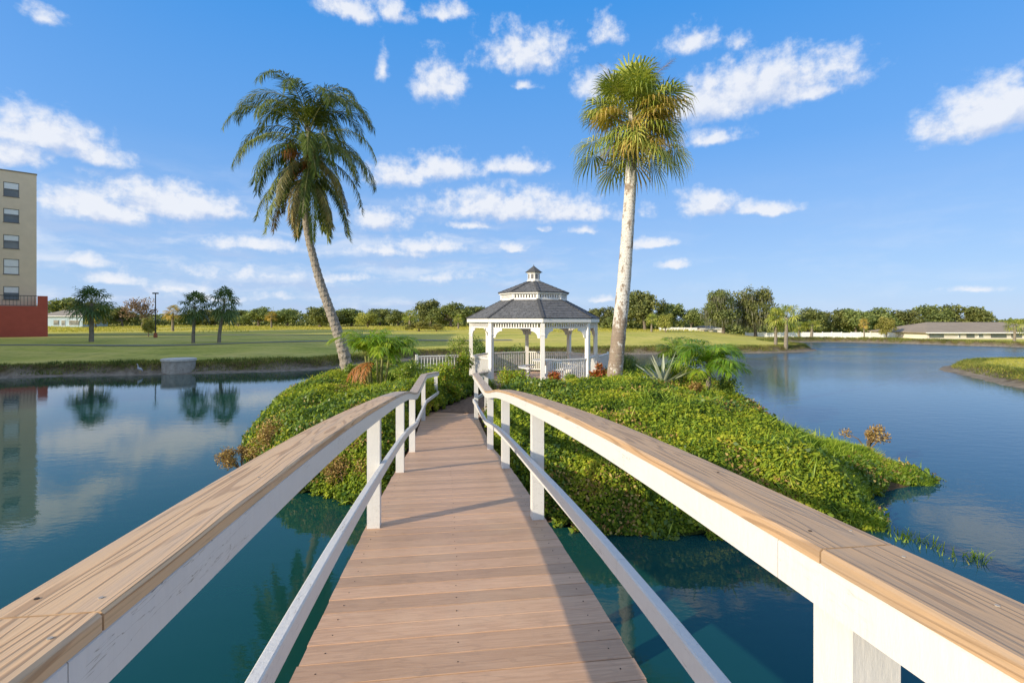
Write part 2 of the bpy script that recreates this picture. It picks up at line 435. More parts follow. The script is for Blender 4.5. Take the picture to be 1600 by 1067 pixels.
M['soil'] = simple('island_soil', (.10, .07, .04), .95, .4, 4, .8, .02, 30, spec=.1)
M['mulch'] = simple('mulch_path', (.20, .135, .095), .9, .35, 9, .9, .02, 40, (.30, .24, .19), .6, spec=.1)
M['asphalt'] = simple('cart_path_surface', (.20, .20, .16), .9, .15, 2, .2, spec=.2)

YG = [(0, (.05, .11, .012)), (.3, (.14, .22, .018)), (.6, (.31, .375, .028)), (.9, (.50, .50, .045)), (1, (.52, .36, .07))]
M['cover'] = leafmat('creeping_cover_leaves', YG, .42, .5, clump=1.1, spec=.2)
M['cover_under'] = simple('cover_shade_sheet', (.035, .05, .012), .9, .5, 14, .9, .05, 22, (.11, .08, .035), .6, spec=.1)  # opaque sheet below the leaves; shade between them put into its dark colour
M['grassb'] = leafmat('shore_grass_blades', [(0, (0.135, 0.243, 0.027)), (.5, (0.297, 0.419, 0.041)), (.85, (0.459, 0.513, 0.068)), (1, (0.594, 0.486, 0.135))], .4, .5, clump=.9)
M['bankgrass'] = leafmat('bank_grass_blades', [(0, (0.065, 0.091, 0.017)), (.5, (0.169, 0.208, 0.036)), (1, (0.390, 0.325, 0.091))], .3, .6, clump=.5)
M['fieldgrass'] = leafmat('rough_field_grass', [(0, (.22, .25, .04)), (.5, (.42, .39, .06)), (1, (.56, .46, .12))], .35, .6, clump=.2)
M['brown_leaf'] = leafmat('dry_shrub_leaves', [(0, (0.154, 0.084, 0.028)), (.5, (0.364, 0.224, 0.070)), (1, (0.532, 0.406, 0.140))], .3, .6)
M['oak_leaf'] = leafmat('oak_leaves', [(0, (0.075, 0.105, 0.030)), (.5, (0.180, 0.217, 0.060)), (1, (0.345, 0.352, 0.112))], .28, .6, orand=.25, clump=.6)
M['oak_light'] = leafmat('light_tree_leaves', [(0, (0.156, 0.182, 0.039)), (.5, (0.299, 0.312, 0.058)), (1, (0.468, 0.429, 0.117))], .3, .6, orand=.2)
M['bare'] = leafmat('russet_twigs', [(0, (.12, .07, .04)), (.5, (.24, .16, .10)), (1, (.34, .25, .17))], .2, .8)
M['moss'] = leafmat('hanging_moss', [(0, (.12, .125, .08)), (1, (.24, .24, .16))], .3, .8)
M['shrub_yg'] = leafmat('yellow_green_shrub_leaves', [(0, (.12, .21, .016)), (.5, (.27, .38, .03)), (.9, (.48, .50, .05)), (1, (.55, .28, .06))], .42, .4)
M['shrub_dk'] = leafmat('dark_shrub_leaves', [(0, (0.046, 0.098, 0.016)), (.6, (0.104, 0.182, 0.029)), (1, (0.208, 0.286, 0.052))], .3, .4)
M['shrub_md'] = leafmat('mid_green_shrub_leaves', [(0, (0.088, 0.163, 0.020)), (.6, (0.213, 0.312, 0.037)), (1, (0.400, 0.438, 0.075))], .35, .4)
M['croton'] = leafmat('red_croton_leaves', [(0, (.10, .12, .02)), (.35, (.34, .09, .02)), (.75, (.45, .10, .035)), (1, (.45, .28, .05))], .35, .35)
M['date'] = leafmat('date_palm_leaflets', [(0, (.045, .075, .014)), (.5, (.11, .15, .028)), (.85, (.26, .29, .075)), (1, (.50, .48, .22))], .25, .5, spec=.15)
M['date_dry'] = leafmat('drying_palm_leaflets', [(0, (0.091, 0.104, 0.026)), (.5, (0.221, 0.182, 0.052)), (1, (0.416, 0.260, 0.091))], .25, .5)
M['rachis'] = simple('palm_midrib', (.20, .21, .06), .5, .2, 5, 0)
M['rachis_dry'] = simple('dry_palm_midrib', (.30, .20, .09), .6, .2, 5, 0)
M['fruit'] = leafmat('orange_fruit_stalks', [(0, (.30, .10, .02)), (.6, (.48, .19, .04)), (1, (.55, .30, .08))], .2, .5)
M['sabal'] = leafmat('fan_palm_blades', [(0, (0.098, 0.161, 0.031)), (.4, (0.266, 0.329, 0.056)), (.8, (0.532, 0.532, 0.105)), (1, (0.728, 0.630, 0.210))], .3, .45, spec=.3)
M['sabal_dry'] = leafmat('yellowing_fan_palm_blades', [(0, (0.163, 0.175, 0.037)), (.4, (0.400, 0.312, 0.062)), (.8, (0.575, 0.388, 0.112)), (1, (0.600, 0.475, 0.250))], .3, .5)
M['sabal_dark'] = leafmat('dark_fan_palm_blades', [(0, (0.039, 0.085, 0.029)), (.5, (0.098, 0.163, 0.046)), (1, (0.208, 0.260, 0.078))], .22, .45)
M['bloom'] = leafmat('pinkish_seed_plumes', [(0, (.26, .16, .10)), (1, (.50, .34, .24))], .2, .7)
M['areca'] = leafmat('areca_leaflets', [(0, (.10, .22, .016)), (.5, (.22, .38, .03)), (1, (.48, .54, .05))], .45, .35)
M['rust'] = leafmat('rust_dead_frond', [(0, (.30, .10, .02)), (1, (.50, .22, .06))], .3, .5)
M['silver'] = leafmat('silver_agave_blades', [(0, (.34, .38, .27)), (1, (.52, .54, .42))], .2, .45)

def date_trunk():
    m, nt, p, out = newmat('date_palm_bark')
    tc = nt.add('ShaderNodeTexCoord').outputs['Object']
    n = nt.noise(tc, 9, 5, .7); n2 = nt.noise(nt.v('MULTIPLY', tc, (1, 1, 2.5)), 14, 5, .7)
    c = nt.ramp(n2, [(.3, (.11, .09, .07)), (.5, (.27, .235, .19)), (.7, (.44, .40, .34))])
    c = nt.mix(nt.rng(n, .55, .7), c, (.19, .13, .085))
    nt.link(c, p.inputs['Base Color']); p.inputs['Roughness'].default_value = .9
    bump(nt, p, n2, .8, .02); return m
M['date_trunk'] = date_trunk()
def sabal_trunk():
    m, nt, p, out = newmat('lichened_palm_bark')
    tc = nt.add('ShaderNodeTexCoord').outputs['Object']
    s = nt.add('ShaderNodeSeparateXYZ'); nt.link(tc, s.inputs[0])
    n = nt.noise(nt.v('MULTIPLY', tc, (1, 1, .55)), 5.5, 6, .72); n2 = nt.noise(tc, 22, 4, .7)
    lowb = nt.rng(s.outputs[2], 1.6, 3.4, .13, -.02)
    k = nt.m('ADD', n, lowb)
    c = nt.mix(nt.rng(k, .52, .60), (.60, .57, .52), (.26, .20, .15))
    c = nt.mix(nt.m('MULTIPLY', nt.rng(n2, .52, .66), .7), c, (.17, .14, .11))
    c = nt.mix(nt.m('MULTIPLY', nt.rng(nt.noise(tc, 8, 4, .6), .58, .66), nt.rng(s.outputs[2], 3.5, 1.0, 0, .6)), c, (.34, .30, .20))
    nt.link(c, p.inputs['Base Color']); p.inputs['Roughness'].default_value = .9
    wv = nt.add('ShaderNodeTexWave', wave_type='BANDS', bands_direction='Z'); wv.inputs['Scale'].default_value = 3.2
    wv.inputs['Distortion'].default_value = 2.5; wv.inputs['Detail'].default_value = 3
    nt.link(tc, wv.inputs['Vector'])
    bump(nt, p, nt.m('ADD', nt.m('MULTIPLY', wv.outputs['Fac'], .3), n2), .8, .02); return m
M['sabal_trunk'] = sabal_trunk()
M['bark'] = simple('oak_bark', (.17, .14, .11), .95, .35, 5, .8, .03, 18, spec=.1)
M['palm_bark'] = simple('grey_palm_bark', (.22, .19, .15), .95, .3, 5, .8, .03, 14, spec=.1)
M['stem'] = simple('shrub_stems', (.16, .11, .06), .9, .3, 8, 0)
M['shingle'] = simple('charcoal_asphalt_shingle', (.125, .128, .135), .85, .30, 7, .6, .004, 120, (.19, .19, .195), .6, spec=.25)
M['hip'] = simple('charcoal_hip_cap', (.08, .083, .09), .85, .25, 9, .5, .004, 120, spec=.25)
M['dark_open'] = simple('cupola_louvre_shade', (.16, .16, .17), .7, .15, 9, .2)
M['stucco'] = simple('tan_stucco', (.78, .63, .45), .85, .05, 1.2, .3, .01, 30, spec=.15)
M['stucco_dk'] = simple('brown_parapet_cap', (.30, .24, .17), .8, .1, 2, .2)
M['red_wall'] = simple('brick_red_stucco', (.46, .11, .075), .85, .08, 1.5, .35, .01, 20, spec=.15)
M['alu'] = simple('dark_window_frame', (.15, .14, .13), .45, .1, 4, 0, metal=.3)
M['blind'] = simple('white_roller_blind', (.85, .86, .84), .7, .05, 4, .1)
M['black_metal'] = simple('black_metal', (.03, .03, .032), .5, .2, 6, 0, metal=.3)
M['concrete'] = simple('weathered_concrete', (.38, .35, .30), .9, .25, 3.5, .6, .01, 25, (.14, .13, .11), .6, spec=.15)
M['concrete_rim'] = simple('pale_concrete_rim', (.56, .54, .48), .9, .15, 5, .5, .01, 25, (.3, .28, .24), .63, spec=.15)
M['roof_grey'] = simple('grey_brown_shingle_roof', (.25, .22, .18), .9, .15, 1.5, .3, .02, 12)
M['roof_tan'] = simple('tan_brown_shingle_roof', (.27, .22, .165), .9, .12, .8, .3, .02, 9)
M['wall_cream'] = simple('cream_house_wall', (.66, .62, .55), .8, .05, 1, .1)
M['wall_blue'] = simple('pale_blue_house_wall', (.36, .46, .52), .8, .05, 1, .1)
M['fence_white'] = simple('white_fence_vinyl', (.78, .78, .77), .6, .05, 1, .1)
M['heron'] = simple('grey_heron_feathers', (.40, .42, .44), .8, .2, 30, 0)
M['beak'] = simple('yellow_beak', (.45, .30, .06), .5, .1, 30, 0)
M['planter'] = simple('red_brown_lamp_base', (.30, .10, .05), .8, .1, 5, 0)
M['tablewhite'] = simple('white_table_plastic', (.74, .74, .75), .5, .06, 3, .1)
def glass_mat():
    m, nt, p, out = newmat('window_glass')
    tc = nt.add('ShaderNodeTexCoord').outputs['Object']
    n = nt.noise(tc, .9, 2, .5)
    nt.link(nt.ramp(n, [(.3, (.08, .10, .11)), (.7, (.14, .17, .175))]), p.inputs['Base Color'])
    p.inputs['Roughness'].default_value = .06; p.inputs['Specular IOR Level'].default_value = .8
    bump(nt, p, nt.noise(tc, 1.2, 2, .5), .15, .02)
    return m
M['glass'] = glass_mat()

# ------------------------------------------------------------------ polygons, distances, heights
def chaikin(P, it=2):
    P = np.array(P, float)
    for _ in range(it):
        Q = np.roll(P, -1, 0); P = np.stack([P*.75+Q*.25, P*.25+Q*.75], 1).reshape(-1, 2)
    return P
def sdist(P, x, y):
    """signed distance to a polygon, positive inside"""
    x = np.asarray(x, float).ravel(); y = np.asarray(y, float).ravel()
    best = np.full(x.shape, 1e18); ins = np.zeros(x.shape, bool)
    for (x0, y0), (x1, y1) in zip(P, np.roll(P, -1, 0)):
        dx, dy = x1-x0, y1-y0; t = np.clip(((x-x0)*dx+(y-y0)*dy)/(dx*dx+dy*dy+1e-12), 0, 1)
        best = np.minimum(best, (x-x0-t*dx)**2+(y-y0-t*dy)**2)
        c = (y0 > y) != (y1 > y)
        ins ^= c & (x < (x1-x0)*(y-y0)/(y1-y0+1e-12)+x0)
    d = np.sqrt(best); return np.where(ins, d, -d)
def vnoise(x, y, sc, seed=0):
    """smooth value noise in numpy"""
    rs = np.random.RandomState(seed); T = rs.rand(64, 64)
    x = np.asarray(x)*sc+1000.3; y = np.asarray(y)*sc+1000.7
    xi = np.floor(x).astype(int); yi = np.floor(y).astype(int); fx = x-xi; fy = y-yi
    fx = fx*fx*(3-2*fx); fy = fy*fy*(3-2*fy)
    g = lambda a, b: T[a % 64, b % 64]
    return (g(xi, yi)*(1-fx)+g(xi+1, yi)*fx)*(1-fy)+(g(xi, yi+1)*(1-fx)+g(xi+1, yi+1)*fx)*fy
LAKE = chaikin([(-36, -14), (-35, 10), (-34, 21), (-30.5, 27.5), (-22, 29.5), (-14.5, 31.5), (-11.5, 34), (-9.5, 39), (-7, 43), (-3.5, 45), (5, 47),
                (14, 48.5), (22.6, 49), (30, 51.5), (35.5, 56.5), (34, 62), (37, 72), (50, 78), (57, 70), (62.4, 61), (68, 50), (64, 42),
                (50, 39.5), (39.4, 38.4), (33, 37.5), (28, 33.5), (26, 27.7), (23.7, 23), (25, 16), (34, 6), (42, -10), (40, -14)], 3)
def sstep(a, b, x):
    t = np.clip((np.asarray(x)-a)/(b-a), 0, 1); return t*t*(3-2*t)
def ground_h(x, y):
    x = np.asarray(x, float); y = np.asarray(y, float)
    d = -sdist(LAKE, x, y).reshape(x.shape)          # >0 on land
    pen = sstep(20, 24, x)*sstep(46, 40, y)           # the low lawn spit on the right stays low
    wob = (vnoise(x, y, .5, 3)-.5)*.5
    dd = d+wob
    h = np.where(dd < 0, np.maximum(-1.6, dd*.55), dd*.12)
    h = h+sstep(.7, 1.5, dd)*(.50-.15*pen)+sstep(1.5, 16, dd)*(.62-.5*pen)*np.ones_like(d)
    h = h-np.where(dd > 0, np.maximum(dd-1.2, 0)*.12, 0)
    low = sstep(32, 46, x)*sstep(56, 64, y)
    h = np.where(dd > 0, h*(1-.66*low*sstep(1.5, 8, dd)), h)
    h = h+.006*np.clip(y-60, 0, 110)*sstep(60, 20, x)
    h = h+(vnoise(x, y, .08, 5)-.5)*.25*sstep(5, 15, dd)
    return h
def ground1(x, y): return float(ground_h(np.array([x]), np.array([y]))[0])

def axis_pts(segs):
    out = []
    for a, b, st in segs: out += list(np.arange(a, b-1e-6, st))
    out.append(segs[-1][1]); return np.array(out)
gx = axis_pts([(-3000, -600, 400), (-600, -200, 50), (-200, -60, 7), (-60, 75, .7), (75, 200, 7), (200, 600, 50), (600, 3000, 400)])
gy = axis_pts([(-400, -40, 60), (-40, 18, 2), (18, 84, .42), (84, 200, 4), (200, 600, 40), (600, 4200, 400)])
GX, GY = np.meshgrid(gx, gy)
GZ = ground_h(GX, GY)
nx, ny = len(gx), len(gy)
ii = np.arange(nx*ny).reshape(ny, nx)
q = np.stack([ii[:-1, :-1], ii[:-1, 1:], ii[1:, 1:], ii[1:, :-1]], -1).reshape(-1, 4)
me = np_mesh('terrain', np.stack([GX, GY, GZ], -1).reshape(-1, 3), q)
dl = -sdist(LAKE, GX, GY)+(vnoise(GX, GY, .5, 3).ravel()-.5)*.5
sandv = sstep(1.15, .75, dl+(vnoise(GX, GY, 1.7, 9).ravel()-.5)*.5)
bankv = sstep(2.4, 1.3, dl+(vnoise(GX, GY, 1.1, 12).ravel()-.5)*.9)
fieldv = sstep(66, 80, GY.ravel()+(vnoise(GX, GY, .06, 13).ravel()-.5)*14)*sstep(40, 0, GX.ravel())*.95
for nm, vv in (('sand', sandv), ('bank', bankv), ('field', fieldv)):
    a = me.attributes.new(nm, 'FLOAT', 'POINT'); a.data.foreach_set('value', vv.astype(np.float32))
tag(link_mesh('terrain', me, M['terrain'], smooth=True), kind='structure')

mb = MB(); mb.add([(-60, -40, 0), (90, -40, 0), (90, 100, 0), (-60, 100, 0)], [(0, 1, 2, 3)])
tag(mb.build('lake_water', M['water']), kind='structure')

# cart path across the left lawn
def strip(name, pts, w, mat, lift=.03):
    vs = []; fs = []
    P = np.array(pts, float); t = np.linspace(0, len(P)-1, 90); xs = np.interp(t, range(len(P)), P[:, 0]); ys = np.interp(t, range(len(P)), P[:, 1])
    tx = np.gradient(xs); ty = np.gradient(ys); L = np.hypot(tx, ty); nxx, nyy = -ty/L, tx/L
    for k, o in enumerate((-.5, -.17, .17, .5)):
        X_ = xs+nxx*w*o; Y_ = ys+nyy*w*o; Z_ = ground_h(X_, Y_)+lift
        vs.append(np.stack([X_, Y_, Z_], -1))
    V = np.concatenate(vs); n = len(xs)
    for k in range(3):
        for i in range(n-1): fs.append((k*n+i, k*n+i+1, (k+1)*n+i+1, (k+1)*n+i))
    mb = MB(); mb.add([tuple(v) for v in V], fs); return mb.build(name, mat)
tag(strip('cart_path', [(-60, 37.5), (-40, 39.5), (-28, 43), (-19, 49), (-12, 54), (0, 57)], 1.2, M['asphalt'], .035), kind='structure')
tag(strip('service_road', [(-110, 66), (-60, 66.5), (-30, 68), (-20, 72)], 1.6, M['asphalt'], .04), kind='structure')

# ------------------------------------------------------------------ bridge frame
BO = Vector((.087, 0, 0)); BU = Vector((-.1303, .9915, 0)).normalized(); BV = Vector((BU.y, -BU.x, 0))
def pchip(xs, ys, x):
    xs = np.array(xs, float); ys = np.array(ys, float); h = np.diff(xs); dl = np.diff(ys)/h
    d = np.zeros(len(xs)); d[0], d[-1] = dl[0], dl[-1]
    for i in range(1, len(xs)-1):
        if dl[i-1]*dl[i] > 0:
            w1 = 2*h[i]+h[i-1]; w2 = h[i]+2*h[i-1]; d[i] = (w1+w2)/(w1/dl[i-1]+w2/dl[i])
    x = np.clip(x, xs[0], xs[-1]); k = np.clip(np.searchsorted(xs, x)-1, 0, len(h)-1); t = (x-xs[k])/h[k]
    return (1+2*t)*(1-t)**2*ys[k]+t*(1-t)**2*h[k]*d[k]+t*t*(3-2*t)*ys[k+1]+t*t*(t-1)*h[k]*d[k+1]
def deck_z(s):
    Y = abs(s*.9915-.3)
    return CAM_Z-float(pchip([0, 1.7, 3.7, 5.87, 8.02, 8.7, 11.98, 13.6, 16], [1.36, 1.435, 1.595, 1.827, 2.144, 2.22, 2.41, 2.436, 2.44], np.array(Y)))
def rail_z(s):   # top of the handrail cap
    Y = abs(s*.9915-.3)
    return CAM_Z-float(pchip([0, 1.7, 3.7, 5.87, 8.02, 8.4, 11.98, 13.6, 16], [.387, .465, .625, .855, 1.165, 1.195, 1.29, 1.40, 1.45], np.array(Y)))
_rz, _dz = rail_z, deck_z
def rail_z(s):
    Y = abs(s*.9915-.3)
    if Y > 7.97: return CAM_Z-float(np.interp(Y, [7.97, 8.06, 11.93, 13.6, 16], [1.158, 1.168, 1.285, 1.40, 1.45]))
    return _rz(s)
def mid_z(s):
    a = abs(s*.9915-.3)
    if 7.97 < a < 11.94: return float(np.interp(a, [7.97, 11.94], [_dz(8.34), _dz(12.34)]))+.495
    return _dz(s)+.495
def bp(s, v, z): p = BO+BU*s+BV*v; return Vector((p.x, p.y, z))

# ------------------------------------------------------------------ island
ISL = chaikin([(-3.65, 9.3), (-1.5, 8.5), (.8, 7.9), (3.1, 7.5), (4.6, 7.4), (5.7, 7.7), (6.3, 8.9), (7.2, 9.5), (8.5, 9.95), (7.5, 11.0), (6.8, 12.2), (6.9, 14.5), (7.5, 17.5),
               (8.6, 21), (7.8, 26), (3, 28.5), (-3, 28.5), (-7, 26.5), (-8.4, 22), (-8.0, 17), (-7.1, 14), (-6.2, 12.2), (-5.5, 10.7)], 2)
GAZ = Vector(((834-HX)/F*20.8, 20.8, .85))
def corridor(x, y):
    """0 inside the bridge / path / gazebo footprint, 1 well outside"""
    rx, ry = x-BO.x, y-BO.y
    s = rx*BU.x+ry*BU.y; v = rx*BV.x+ry*BV.y
    vc = np.where(s > 12.3, (s-12.3)*.42, 0.0)
    k1 = np.where(s < 18.5, sstep(.72, 1.35, np.abs(v-vc)), 1.0)
    r = np.hypot(x-GAZ.x, y-GAZ.y); k2 = sstep(2.7, 3.3, r)
    return np.minimum(k1, k2)
def isl_ground(x, y):
    d = sdist(ISL, x, y).reshape(np.shape(x))
    h = -.9*sstep(0, -2.0, d)+.78*(1-np.exp(-np.maximum(d, 0)/1.1))
    return h-.02
def grassy(x, y): return sstep(4.9, 6.0, np.asarray(x)-.25*(13.0-np.asarray(y))*0+0)*sstep(14.0, 11.8, y)
def isl_cover(x, y):
    d = sdist(ISL, x, y).reshape(np.shape(x))+(vnoise(x, y, 1.3, 20)-.5)*.5
    k = corridor(x, y)
    th = (.30+.38*vnoise(x, y, .55, 21)+.26*vnoise(x, y, 1.7, 22)+.15*vnoise(x, y, 4.5, 24))
    th = th*sstep(-.28, .30, d)*(1-.6*sstep(13.5, 16.5, y)*sstep(-6.5, -4.5, x)*sstep(8.5, 6, x))
    gr = grassy(x, y)
    th = th*(1-gr)+gr*(.03+.20*vnoise(x, y, 1.5, 23)+.08*vnoise(x, y, 4, 25))*sstep(-.2, .2, d)
    return isl_ground(x, y)+th*k-(1-sstep(-.5, -.22, d))*.6-(1-k)*.06
hx = np.arange(-10, 10.6, .14); hy = np.arange(6.2, 30, .14)
IX, IY = np.meshgrid(hx, hy)
def grid_quads(nyy, nxx):
    ii = np.arange(nxx*nyy).reshape(nyy, nxx)
    return np.stack([ii[:-1, :-1], ii[:-1, 1:], ii[1:, 1:], ii[1:, :-1]], -1).reshape(-1, 4)
IG = isl_ground(IX, IY)
tag(link_mesh('island_ground', np_mesh('island_ground', np.stack([IX, IY, IG], -1).reshape(-1, 3), grid_quads(*IX.shape)), M['soil'], smooth=True), kind='structure')
IC = isl_cover(IX, IY)
CV = np.stack([IX, IY, IC], -1).reshape(-1, 3); CQ = grid_quads(*IX.shape)
okv = (IC.ravel() > -.12) & ((IC-IG).ravel() > .01)
CQ = CQ[okv[CQ].all(1)]
rs = np.random.RandomState(7)
# area-weighted sampling on the cover surface
A = CV[CQ]; cr = np.cross(A[:, 2]-A[:, 0], A[:, 3]-A[:, 1])*.5; ar = np.linalg.norm(cr, axis=1); FN = nrm(cr); FN[FN[:, 2] < 0] *= -1
cen = A.mean(1)
gr_f = grassy(cen[:, 0], cen[:, 1])
vis = np.where(cen[:, 1] > 22, .35, 1.0)*np.where((np.abs(cen[:, 0]) > 9), .3, 1)
def sample(wt, n):
    p = wt/wt.sum(); k = rs.choice(len(p), n, p=p); u = rs.rand(n, 1); v = rs.rand(n, 1)
    a = A[k]; P = a[:, 0]*(1-u)*(1-v)+a[:, 1]*u*(1-v)+a[:, 2]*u*v+a[:, 3]*(1-u)*v
    return P, FN[k]
def cover_leaves(n, size, jit, wt):
    P, N_ = sample(wt, n)
    nn = nrm(N_*.6+np.array([0, 0, .2])+np.array(SUN)*.55+rs.normal(size=(n, 3))*.5)
    dd = rs.normal(size=(n, 3)); dd = nrm(dd-nn*(dd*nn).sum(1, keepdims=True))
    P = P+N_*(rs.rand(n, 1)**1.5*jit-.03)
    L = size*(.6+.8*rs.rand(n)); return leaf_arrays(P-dd*L[:, None]*.5, dd, nn, L, L*.62, rs.rand(n))
near = np.exp(-((cen[:, 1]-8)/9.0))
v1, q1, r1 = cover_leaves(440000, .050, .11, ar*(1-gr_f*.9)*vis*(.35+near))
v2, q2, r2 = cover_leaves(26000, .075, .2, ar*(1-gr_f*.7)*vis)
vc = np.concatenate([v1, v2]); qc = np.concatenate([q1, q2+len(v1)]); rc = np.concatenate([r1, r2])
cover = tag(link_mesh('ground_cover', np_mesh('ground_cover', vc, qc, rc), M['cover']), 'dense yellow green creeping ground cover over the island mound', 'ground cover', kind='stuff')
def patch_leaves(name, n, size, jit, wt, mat, label, asp=.62):
    P, N_ = sample(wt, n); nn = nrm(N_*.5+np.array(SUN)*.4+rs.normal(size=(n, 3))*.6); dd = rs.normal(size=(n, 3)); dd = nrm(dd-nn*(dd*nn).sum(1, keepdims=True)*.7+np.array([0, 0, .3]))
    P = P+N_*(rs.rand(n, 1)*jit); L = size*(.5+rs.rand(n)); v, q, r = leaf_arrays(P, dd, nn, L, L*asp, rs.rand(n))
    tag(link_mesh(name, np_mesh(name, v, q, r), M[mat]), label, 'ground cover', kind='stuff')
dsh = sdist(ISL, cen[:, 0], cen[:, 1])
pn = lambda f, sd, a, b: sstep(a, b, vnoise(cen[:, 0], cen[:, 1], f, sd))
patch_leaves('dark_weeds', 42000, .075, .10, ar*vis*(pn(.7, 71, .58, .72)+.8*sstep(1.2, .2, dsh)*pn(1.1, 72, .4, .6)+1e-6), 'shrub_dk', 'darker green weeds in patches through the island ground cover')
patch_leaves('dry_growth', 15000, .05, .13, ar*vis*(pn(1.3, 73, .72, .82)*.5+sstep(.9, .1, dsh)*pn(1.6, 74, .58, .75)+1e-6), 'brown_leaf', 'dry brown growth scattered through the ground cover near the waterline')
patch_leaves('long_sprigs', 9000, .20, .10, ar*vis*(pn(.9, 75, .5, .7)+.05), 'grassb', 'thin grassy sprigs standing out of the island ground cover', .07)
under = tag(link_mesh('cover_shade_base', np_mesh('cover_shade_base', CV-np.array([0, 0, .05]), CQ), M['cover_under'], smooth=True), 'dark base sheet with brown litter, shade in its colour, under the island ground cover', 'ground cover', kind='stuff')
# grass on the right spit
def blades(P, H, W_, rs, lean=.35, rnd=None):
    n = len(P); a = rs.rand(n)*6.283; d = np.stack([np.cos(a), np.sin(a), np.zeros(n)], -1)
    ln = rs.normal(size=(n, 2))*lean
    tip = P+np.stack([ln[:, 0]*H, ln[:, 1]*H, H], -1)
    mid = P+(tip-P)*.5+np.array([0, 0, .08])*H[:, None]
    w = W_[:, None] if isinstance(W_, np.ndarray) else W_
    v = np.stack([P-d*w*.5, P+d*w*.5, mid+d*w*.4, tip, mid-d*w*.4], 1)
    v = v.reshape(-1, 5, 3)
    V_ = v[:, [0, 1, 2, 4]].reshape(-1, 3)
    n4 = np.arange(n*4).reshape(-1, 4)
    T = v[:, [4, 2, 3, 3]].copy(); T[:, 2] += d*w*.06; T[:, 3] -= d*w*.06; T = T.reshape(-1, 3)
    V2 = np.concatenate([V_, T]); Q2 = np.concatenate([n4, n4+n*4])
    r = rs.rand(n) if rnd is None else rnd
    return V2, Q2, np.concatenate([np.repeat(r, 4), np.repeat(r, 4)])
P, _ = sample(ar*gr_f+1e-9, 60000)
H = .05+.20*rs.rand(len(P))*vnoise(P[:, 0], P[:, 1], 2.2, 31)**1.5*1.8
v, q_, r_ = blades(P-np.array([0, 0, .04]), H, .014, rs, .45)
tag(link_mesh('shore_grass', np_mesh('shore_grass', v, q_, r_), M['grassb']), 'bright green long grass on the low tip of the island', 'grass', kind='stuff')
# emergent weeds past the tip
wp = []
for _ in range(46):
    t = rs.rand()**1.3; bx = 5.65+t*.75+rs.normal()*.14; by = 7.6-t*1.1+rs.normal()*.2
    for _ in range(rs.randint(2, 8)): wp.append((bx+rs.normal()*.05, by+rs.normal()*.05, -.03))
wp = np.array(wp); v, q_, r_ = blades(wp, .05+.12*rs.rand(len(wp)), .016, rs, .4)
tag(link_mesh('water_weeds', np_mesh('water_weeds', v, q_, r_), M['grassb']), 'sparse green weeds standing out of the water by the island tip', 'weeds', kind='stuff')

# ------------------------------------------------------------------ mulch path to the gazebo
def path_strip():
    P = [bp(13.3, .27, 0), bp(14.6, .75, 0), bp(16.3, 1.6, 0), Vector((GAZ.x-.75, 18.1, 0)), Vector((GAZ.x-.85, 18.7, 0))]
    mb = MB(); vs = []; n = len(P)
    for i, p in enumerate(P):
        t = (P[min(i+1, n-1)]-P[max(i-1, 0)]).normalized(); sd = Vector((t.y, -t.x, 0)); z = .77
        for o in (-.75, 0, .75): pt = p+sd*o; vs.append((pt.x, pt.y, z+(.02 if o == 0 else 0)))
    fs = []
    for i in range(n-1):
        for k in range(2): fs.append((i*3+k, i*3+k+1, i*3+k+4, i*3+k+3))
    mb.add(vs, fs); return mb.build('garden_path', M['mulch'])
tag(path_strip(), kind='structure')

# ------------------------------------------------------------------ footbridge
bridge = empty('footbridge', bp(0, 0, deck_z(0)))
tag(bridge, 'arched wooden footbridge with white railings and brown deck leading to the gazebo', 'footbridge')
random.seed(4)
BW = .142; hw = .705
def board_mesh():
    mb = MB(); g = .0022; e = .0018; t = .026; a = BW/2-g
    prof = [(-a, -t), (-a, -e), (-a+e, 0), (a-e, 0), (a, -e), (a, -t)]
    n = len(prof); vs = [(x, y, z) for x in (-hw, hw) for (y, z) in prof]
    fs = [(i, (i+1) % n, n+(i+1) % n, n+i) for i in range(n)]+[tuple(range(n))[::-1], tuple(range(n, 2*n))]
    mb.add(vs, fs); return mb.mesh('deck_board')
bm_ = board_mesh(); bm_.materials.append(M['deck'])
s = -13.2
while s < 13.55:
    dz = deck_z(s+BW/2)-deck_z(s-BW/2)
    o = bpy.data.objects.new('deck_board', bm_); COL.objects.link(o); o.parent = bridge
    vv = 0.0 if s < 12.5 else (s-12.5)*.2
    p = bp(s, vv+random.uniform(-.004, .004), deck_z(s)+random.uniform(-.001, .001))
    ex = BV; ey = (BU*BW+Vector((0, 0, dz))).normalized(); ez = ex.cross(ey)
    mat = Matrix((ex, ey, ez)).transposed().to_4x4(); mat.translation = p-bridge.location
    o.matrix_basis = mat
    s += BW
